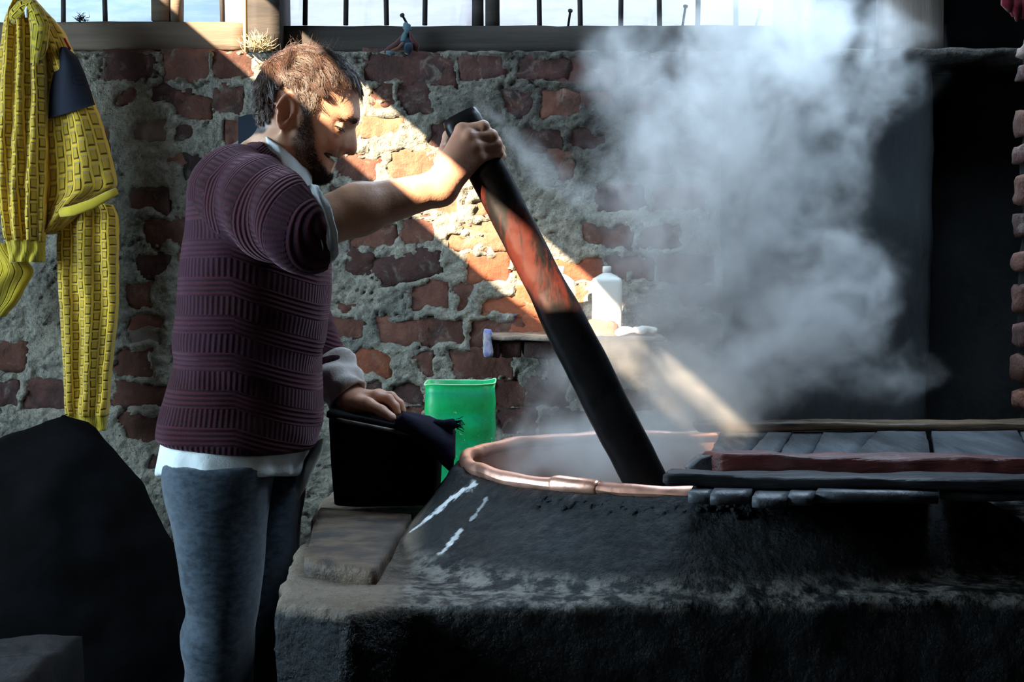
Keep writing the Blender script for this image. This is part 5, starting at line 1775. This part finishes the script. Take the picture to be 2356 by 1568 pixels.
# the open front panel of the shirt that hangs forward
pk = [(742, 1008, 732, 1012), (738, 1035, 712, 1035), (728, 1062, 694, 1066), (716, 1090, 682, 1098), (702, 1122, 680, 1126), (688, 1146, 683, 1148)]
ro = []
for i, (xr_, yr_, xl_, yl_) in enumerate(pk):
    a_, c_ = P(xr_, yr_, 2.56), P(xl_, yl_, 2.60)
    for t in np.linspace(0, 1, 8):
        ro.append(a_ * (1 - t) + c_ * t + np.array([0, .006 * math.sin(t * 6 + i), 0]))
ro = np.array(ro); V = np.concatenate([ro, ro + np.array([.001, .004, 0])])
fq = gridfaces(8, 6)
fr2 = [tuple(x) for x in fq] + [tuple(x[::-1] + 48) for x in fq]
for i in range(5):
    for j in (0, 7): fr2.append((i * 8 + j, (i + 1) * 8 + j, (i + 1) * 8 + j + 48, i * 8 + j + 48))
for j in range(7):
    for i in (0, 5): fr2.append((i * 8 + j, i * 8 + j + 1, i * 8 + j + 49, i * 8 + j + 48))
mk('shirt_front', V, fr2, M['shirt'], man)

# trousers
def leg_tab(rows, d, b):
    out = []
    for y, xl_, xr_ in rows:
        a_, c_ = P(xl_, y, d), P(xr_, y, d)
        out.append((a_[2], (a_[0] + c_[0]) / 2, d, (c_[0] - a_[0]) / 2, b))
    return out
xa = P(512, 1568, 2.51)[0]
NEAR = loft_sdf(leg_tab([(1060, 380, 640), (1100, 375, 626), (1150, 382, 618), (1200, 396, 612), (1300, 414, 606), (1400, 428, 596), (1450, 424, 586), (1500, 428, 584), (1568, 428, 580)], 2.51, .098) + [(.30, xa - .03, 2.51, .058, .075), (.10, xa - .05, 2.51, .062, .07)])
FAR = loft_sdf(leg_tab([(1060, 430, 712), (1100, 440, 704), (1150, 450, 700), (1200, 460, 692), (1300, 476, 684), (1400, 480, 668), (1500, 476, 650), (1568, 470, 640)], 2.71, .098) + [(.30, xa + .00, 2.71, .058, .075), (.10, xa - .02, 2.71, .062, .07)])
def trousers_sdf(p):
    z = p[:, 2]
    w_ = .0055 * np.sin(p[:, 2] * 55 + p[:, 0] * 34 + 2.5 * pn(p * 7)) * np.exp(-((z - .615) / .075) ** 2) * sstep(P(540, 1450, 2.51)[0], P(440, 1450, 2.51)[0], p[:, 0])
    w_ = w_ + .005 * np.sin(p[:, 2] * 45 + p[:, 0] * 20) * np.exp(-((z - .22) / .12) ** 2)
    lo = .005 * fbm(p * np.array([7, 7, 4]) + 8, 3)
    return smin(NEAR(p), FAR(p), .02) - w_ - lo
V, Fq = nets(trousers_sdf, (-.74, 2.36, .08), (-.3, 2.86, 1.0), .0085, 10, safety=2)
m, nt, b = mat_new('heather_grey')
k = NB(nt)
co = k.geo()
n = k.noise(k.vmath('MULTIPLY', co, (55, 55, 100)), 1.0, 5, .65)
n2 = k.noise(co, 6, 4, .6)
c = k.mix(k.ramp(n, .36, .64), (.015, .024, .035), (.044, .062, .083))
c = k.mix(k.math('MULTIPLY', k.ramp(n2, .45, .65), .4), c, (.08, .10, .125))
k.put(b.inputs['Base Color'], c)
b.inputs['Roughness'].default_value = .95
b.inputs['Specular IOR Level'].default_value = .1
b.inputs['Sheen Weight'].default_value = .25
k.put(b.inputs['Normal'], k.bump(n, .4, .002))
t_ = mk('trousers', V, Fq, m, man)
t_['label'] = 'heather blue-grey trousers creased behind the knee'
# shoes stand on the floor below the frame
M['shoe'] = stuff_mat('dark_shoe', (.02, .018, .016), (.012, .011, .01), 12, .6, .3, 40, .002)
for yc, x0 in ((2.52, P(500, 1475, 2.52)[0] - .02), (2.70, P(560, 1475, 2.7)[0] - .02)):
    def shoe(p):
        a_ = smin(cone(p, (x0 - .03, yc, .055), (x0 + .17, yc, .045), .052, .043), cone(p, (x0, yc, .06), (x0 - .005, yc, .12), .055, .055), .03)
        return smax(a_, .003 - p[:, 2], .006)
    V, Fq = nets(shoe, (x0 - .12, yc - .1, -.01), (x0 + .26, yc + .1, .2), .009, 8, safety=2)
    mk('shoe', V, Fq, M['shoe'], man)
# ------------------------------------------------------------------ yellow jumper hanging at the left
def knit_yellow(name, c1, c2, sc=(1, 1)):
    m, nt, b = mat_new(name)
    k = NB(nt)
    uv = k.coord('UV')
    s = k.sep(uv)
    u = k.math('MULTIPLY', s[0], sc[0]); v = k.math('MULTIPLY', s[1], sc[1])
    ribw = k.math('ABSOLUTE', k.math('SUBTRACT', k.math('FRACT', u), .5))
    rib = k.ramp(ribw, .25, .40)
    vv = k.math('ABSOLUTE', k.math('SUBTRACT', k.math('FRACT', k.math('ADD', v, k.math('MULTIPLY', k.math('FLOOR', u), .37))), .5))
    bar = k.math('MULTIPLY', k.ramp(vv, .27, .42), .85)
    h = k.math('MAXIMUM', rib, bar)
    co = k.coord()
    fine = k.noise(co, 420, 3, .6)
    n = k.noise(co, 7, 4, .6)
    c = k.mix(k.ramp(n, .35, .65), c1, c2)
    c = k.mix(k.math('MULTIPLY', k.math('SUBTRACT', 1.0, h), .42), c, tuple(.42 * x for x in c2))
    k.put(b.inputs['Base Color'], c)
    b.inputs['Roughness'].default_value = .9
    b.inputs['Specular IOR Level'].default_value = .12
    b.inputs['Sheen Weight'].default_value = .3
    k.put(b.inputs['Normal'], k.bump(fine, .3, .002, k.bump(h, 1.0, .014)))
    return m
M['yellow'] = knit_yellow('yellow_knit', (.80, .50, .045), (.60, .39, .04))
M['yellow_rib'] = knit_yellow('yellow_rib', (.60, .43, .03), (.46, .35, .03))
jm = empty('yellow_jumper', P(110, 5, 3.66))
tag(jm, 'mustard yellow cable-knit jumper with a navy shoulder panel hanging on the wall', 'jumper')
def hang(name, rows, mat, nu=64, nv=90, folds=3, famp=.012, th=.03, d0=3.62, uvs=(7, 18), seed=0, shear=0.0, fph=0.0, parent=None):
    """soft flattened tube of cloth; rows = (y, xl, xr[, depth]) in photo pixels from the top down"""
    rw = np.array([(r[0], r[1], r[2], r[3] if len(r) > 3 else d0) for r in rows], float)
    ys = np.linspace(rw[0, 0], rw[-1, 0], nv)
    kx = np.linspace(-2, 2, 9); kk = np.exp(-kx * kx); kk /= kk.sum()
    def sm(c):
        q = np.interp(ys, rw[:, 0], rw[:, c])
        return np.convolve(np.r_[np.full(4, q[0]), q, np.full(4, q[-1])], kk, 'valid')
    xl_, xr_, dd = sm(1), sm(2), sm(3)
    al = np.linspace(0, 2 * np.pi, nu, endpoint=False)
    VV, UV = [], []
    for i, y in enumerate(ys):
        t = i / (nv - 1)
        c = (xl_[i] + xr_[i]) / 2; hw = (xr_[i] - xl_[i]) / 2
        ca = np.cos(al)
        s = np.sign(np.sin(al)) * np.abs(np.sin(al)) ** .7
        x = -np.sign(ca) * np.abs(ca) ** .85
        fold = famp * np.sin(x * math.pi * folds + fph + 1.3 * t + 1.2 * math.sin(t * 5 + seed)) * np.where(s > 0, 1, 0) * (1 - x * x * .7)
        yy = y + shear * x * hw * t
        fu, fv = (c + x * hw - 1178) / F, -(yy - 784) / F
        yd = CP + SP * fv
        dep = dd[i]
        X_ = fu * dep / yd; Z_ = CAMZ + (-SP + CP * fv) * dep / yd
        VV.append(np.stack([X_, dep - s * th - fold, Z_], 1))
        UV.append(np.stack([(x * .5 + .5) * uvs[0] * np.where(s >= 0, 1, 1), np.full(nu, t * uvs[1])], 1))
    VV = np.concatenate(VV)
    VV = VV + .002 * fbm(VV * 22 + seed, 3)[:, None]
    fq = [tuple(q) for q in gridfaces(nu, nv, True)] + [tuple(range(nu))[::-1], tuple((nv - 1) * nu + i for i in range(nu))]
    return mk(name, VV, fq, mat, parent or jm, uv=np.concatenate(UV))
# back/body panel, far sleeve with its cuff, right sleeve, and the gathered hood-like neck
hang('sleeve', [(470, 140, 258, 3.61), (490, 136, 272), (560, 133, 273), (640, 134, 273), (720, 138, 272), (800, 143, 262), (860, 147, 256), (920, 150, 252), (955, 152, 248)], M['yellow'], uvs=(8, 22), folds=2.4, famp=.013, th=.03, seed=1, fph=.5)
c_ = hang('cuff', [(952, 152, 248), (985, 156, 244)], M['yellow_rib'], nv=10, uvs=(14, .01), folds=2.4, famp=.008, th=.026, seed=1, shear=.10)
hang('body', [(0, 52, 78, 3.6), (30, 40, 110), (60, 60, 138), (100, 70, 158), (150, 84, 182), (200, 92, 202), (240, 100, 216), (300, 104, 238), (360, 106, 252), (420, 102, 266), (445, 100, 272), (470, 98, 225), (500, 100, 190), (535, 98, 140)], M['yellow'], uvs=(8, 15), folds=1.6, famp=.010, th=.045, d0=3.60, seed=2, shear=-.22)
hang('sleeve', [(0, 42, 72, 3.56), (25, 18, 88), (60, 8, 98), (120, 2, 104), (200, -6, 108), (300, -8, 110), (400, -4, 108), (480, 2, 106), (555, 14, 104)], M['yellow'], uvs=(8, 20), folds=3.2, famp=.013, th=.035, d0=3.55, seed=3, fph=1.2)
hang('cuff', [(553, 14, 103, 3.55), (580, 20, 103), (602, 24, 102)], M['yellow_rib'], nv=10, uvs=(12, .01), folds=3.2, famp=.006, th=.028, d0=3.55, seed=3)
hang('hem', [(560, -60, 30, 3.60), (620, -50, 80), (650, -60, 60), (690, -60, 40), (722, -60, 10)], M['yellow_rib'], nv=30, uvs=(9, .01), folds=1.5, famp=.008, th=.03, d0=3.60, seed=4, shear=.15)
# collar gathered round the nail
v, f = tube([P(x, y, d) for x, y, d in [(28, 52, 3.53), (36, 34, 3.515), (52, 18, 3.51), (70, 10, 3.51), (84, 28, 3.51), (92, 60, 3.51), (88, 110, 3.52), (80, 150, 3.53)]], [.012, .017, .019, .018, .020, .022, .020, .012], 16, up=(0, 1, 0))
v = v + .004 * fbm(v * 30, 3)[:, None]
mk('collar', v, f, M['yellow_rib'], jm, uv=np.stack([np.tile(np.arange(16) / 2., 8), np.repeat(np.arange(8) * 1., 16)], 1))
v, f = tube([P(x, y, d) for x, y, d in [(62, 40, 3.50), (60, 24, 3.495), (66, 8, 3.50), (72, -14, 3.56)]], [.004, .0045, .004, .003], 8, up=(0, 1, 0))
M['label_white'] = cloth_mat('white_loop', (.70, .74, .78), (.6, .64, .68))
lb = mk('hanging_loop', v, f, M['label_white'], jm); lb['label'] = 'white hanging loop'
# navy panel across the shoulder, with its faint printed swirl
def panel(pts_l, pts_r, dep, name, mat, off, n=24, mm=14):
    a_, c_ = np.array(pts_l, float), np.array(pts_r, float)
    ts = np.linspace(0, 1, n)
    VV = []
    for s_ in (0, .004):
        for t in ts:
            p0 = np.array([np.interp(t, np.linspace(0, 1, len(a_)), a_[:, j]) for j in (0, 1)])
            p1 = np.array([np.interp(t, np.linspace(0, 1, len(c_)), c_[:, j]) for j in (0, 1)])
            for r in np.linspace(0, 1, mm):
                q = p0 * (1 - r) + p1 * r
                VV.append(P(q[0], q[1], dep - off * math.sin(math.pi * (.12 + .80 * r)) ** .8 + s_))
    VV = np.array(VV)
    fq = [tuple(q[::-1]) for q in gridfaces(mm, n)] + [tuple(q + mm * n) for q in gridfaces(mm, n)]
    o_ = mm * n
    for i in range(n - 1):
        for j in (0, mm - 1): fq.append((i * mm + j, (i + 1) * mm + j, (i + 1) * mm + j + o_, i * mm + j + o_))
    for j in range(mm - 1):
        for i in (0, n - 1): fq.append((i * mm + j, i * mm + j + 1, i * mm + j + 1 + o_, i * mm + j + o_))
    return mk(name, VV, fq, mat, jm)
m, nt, b = mat_new('navy_panel')
k = NB(nt)
co = k.geo()
cE = P(177, 181, 3.53)
q = k.vmath('SUBTRACT', co, tuple(cE))
s = k.sep(q)
rr = k.math('SQRT', k.math('ADD', k.math('MULTIPLY', s[0], s[0]), k.math('MULTIPLY', k.math('MULTIPLY', s[2], s[2]), 1.6)))
ring1 = k.ramp(k.math('ABSOLUTE', k.math('SUBTRACT', rr, .0165)), .0028, .0012)
bars = k.math('MULTIPLY', k.ramp(k.math('ABSOLUTE', k.math('ADD', s[2], .001)), .0026, .0012), k.ramp(k.math('ABSOLUTE', s[0]), .011, .009))
n = k.noise(co, 14, 4, .6)
c = k.mix(k.ramp(n, .35, .65), (.009, .011, .022), (.006, .008, .016))
c = k.mix(k.math('MAXIMUM', ring1, bars), c, (.002, .003, .006))
k.put(b.inputs['Base Color'], c)
b.inputs['Roughness'].default_value = .8
b.inputs['Specular IOR Level'].default_value = .25
M['navypanel'] = m
pn_ = panel([(139, 108), (128, 150), (116, 200), (109, 245), (108, 274)], [(153, 108), (178, 130), (195, 168), (208, 206), (219, 241)], 3.575, 'shoulder_panel', m, .035)
pn_['label'] = 'navy blue shoulder panel'
M['redtrim'] = cloth_mat('red_trim', (.55, .03, .05), (.4, .02, .03))
v, f = tube([P(148, 88, 3.56), P(154, 100, 3.56), P(162, 114, 3.565)], .003, 6)
mk('trim', v, f, M['redtrim'], jm)
M['rib_edge'] = M['yellow_rib']
v, f = tube([P(140, 488, 3.545), P(170, 483, 3.535), P(210, 470, 3.535), P(245, 452, 3.545), P(271, 438, 3.56)], [(.010, .005), (.013, .006), (.012, .006), (.011, .005), (.008, .004)], 14, up=(0, 1, 0))
v = v + .0045 * fbm(v * 45, 3)[:, None]
mk('seam_fold', v, f, M['yellow_rib'], jm, uv=np.zeros((len(v), 2)))

# ------------------------------------------------------------------ steam rising from the cauldron
def steam():
    lo = np.array([-.12, 2.18, .81]); hi = np.array([1.06, 3.36, 2.12])
    me = bpy.data.meshes.new('steam')
    o = bpy.data.objects.new('steam', me)
    o.location = (CC[0], CC[1], ZR)
    COL.objects.link(o)
    L = np.array(o.location)
    ng = bpy.data.node_groups.new('steam_field', 'GeometryNodeTree')
    ng.interface.new_socket('Geometry', in_out='OUTPUT', socket_type='NodeSocketGeometry')
    k = NB(ng)
    out = ng.nodes.new('NodeGroupOutput')
    pos = ng.nodes.new('GeometryNodeInputPosition').outputs[0]
    pos = k.vmath('ADD', pos, tuple(L))           # world position
    # curl-like warp
    w1 = k.vmath('SUBTRACT', k.noise(k.vmath('MULTIPLY', pos, (1, 1, .8)), 3.2, 2, .5, color=True), (.5, .5, .5))
    w2 = k.vmath('SUBTRACT', k.noise(pos, 10.0, 2, .5, color=True), (.5, .5, .5))
    wp = k.vmath('ADD', pos, k.vmath('ADD', k.vmath('SCALE', w1, None, .26), k.vmath('SCALE', w2, None, .10)))
    def caps(a, ra, b, rb, amp):
        a, b = np.array(a), np.array(b)
        ab = b - a
        t = k.math('DIVIDE', k.vmath('DOT_PRODUCT', k.vmath('SUBTRACT', wp, tuple(a)), tuple(ab)), float(ab @ ab), clamp=True)
        q = k.vmath('ADD', tuple(a), k.vmath('SCALE', tuple(ab), None, t))
        d = k.vmath('DISTANCE', wp, q)
        r = k.math('MULTIPLY_ADD', t, rb - ra, ra)
        return k.math('MULTIPLY', k.ramp(k.math('DIVIDE', d, r), 1.0, .15), amp)
    S = None
    for pl in STEAM:
        for (p0, p1) in zip(pl[:-1], pl[1:]):
            c = caps(P(*p0[:3]), p0[3], P(*p1[:3]), p1[3], (p0[4] + p1[4]) / 2)
            S = c if S is None else k.math('MAXIMUM', S, c)
    n1 = k.noise(wp, 5.5, 4, .55)
    n2 = k.noise(k.vmath('ADD', wp, k.vmath('SCALE', w2, None, .06)), 15.0, 4, .6)
    n = k.math('ADD', k.math('MULTIPLY', n1, .55), k.math('MULTIPLY', n2, .45))
    # ragged threshold: thick at the heart, torn into wisps at the edge
    e = k.math('ADD', k.math('MULTIPLY', S, .75), k.math('MULTIPLY', k.math('SUBTRACT', n, .5), 3.3))
    dens = k.math('MULTIPLY', k.ramp(e, .10, 1.05), k.ramp(S, .0, .25))
    dens = k.math('MULTIPLY', dens, STEAM_GAIN)
    vc = ng.nodes.new('GeometryNodeVolumeCube')
    k.put(vc.inputs['Density'], dens)
    vc.inputs['Min'].default_value = tuple(lo - L)
    vc.inputs['Max'].default_value = tuple(hi - L)
    for i, ax in enumerate('XYZ'):
        vc.inputs['Resolution ' + ax].default_value = int((hi[i] - lo[i]) / STEAM_VOX)
    sm = ng.nodes.new('GeometryNodeSetMaterial')
    ng.links.new(vc.outputs[0], sm.inputs[0])
    m = bpy.data.materials.new('steam')
    m.use_nodes = True
    nt = m.node_tree
    nt.nodes.remove(nt.nodes['Principled BSDF'])
    pv = nt.nodes.new('ShaderNodeVolumePrincipled')
    pv.inputs['Color'].default_value = (1, 1, 1, 1)
    pv.inputs['Density'].default_value = 1.0
    pv.inputs['Anisotropy'].default_value = .25
    nt.links.new(pv.outputs[0], nt.nodes['Material Output'].inputs['Volume'])
    sm.inputs['Material'].default_value = m
    me.materials.append(m)
    ng.links.new(sm.outputs[0], out.inputs[0])
    md = o.modifiers.new('steam', 'NODES')
    md.node_group = ng
    tag(o, 'white steam billowing up from the cauldron towards the window', 'steam', kind='stuff')
    return o
STEAM_GAIN = 8.0
STEAM_VOX = .007
STEAM = [
 [(1350, 1010, 2.60, .10, .8), (1560, 960, 2.62, .17, .95), (1630, 860, 2.66, .21, .95), (1660, 650, 2.72, .23, .9), (1700, 430, 2.76, .23, .95), (1740, 200, 2.80, .24, .95), (1790, -40, 2.84, .25, .8)],
 [(1600, 500, 2.70, .13, .6), (1540, 300, 2.72, .14, .7), (1480, 140, 2.75, .12, .5)],
 [(1780, 760, 2.76, .13, .55), (1880, 560, 2.80, .12, .5), (1960, 330, 2.84, .13, .6), (2010, 120, 2.86, .13, .6)],
 [(1290, 985, 2.66, .06, .6), (1230, 930, 2.68, .06, .6), (1290, 840, 2.66, .07, .55), (1400, 760, 2.66, .09, .5)],
 [(1125, 205, 2.62, .03, .5), (1180, 260, 2.60, .045, .62), (1240, 380, 2.58, .05, .62), (1330, 470, 2.60, .06, .55), (1420, 560, 2.66, .08, .5)],
 [(1420, 800, 2.90, .09, .6), (1510, 860, 2.88, .18, 1.1), (1620, 940, 2.86, .18, 1.1)],
 [(1230, 1000, 2.75, .08, .7), (1330, 900, 2.72, .12, .75), (1440, 780, 2.75, .13, .7), (1500, 620, 2.74, .15, .75), (1460, 430, 2.74, .13, .7)],
 [(1700, 900, 2.78, .18, 1.0), (1850, 780, 2.82, .19, .95), (1900, 600, 2.84, .16, .8)],
 [(1200, 1058, 2.52, .07, 1.0), (1400, 1066, 2.48, .10, 1.2), (1600, 1060, 2.52, .12, 1.2)],
 [(1240, 1035, 2.78, .08, .9), (1420, 1025, 2.78, .11, 1.1), (1620, 1015, 2.78, .13, 1.1)],
 [(1650, 930, 2.70, .14, .7), (1850, 900, 2.74, .12, .5), (2060, 880, 2.76, .10, .5)],
]
steam()
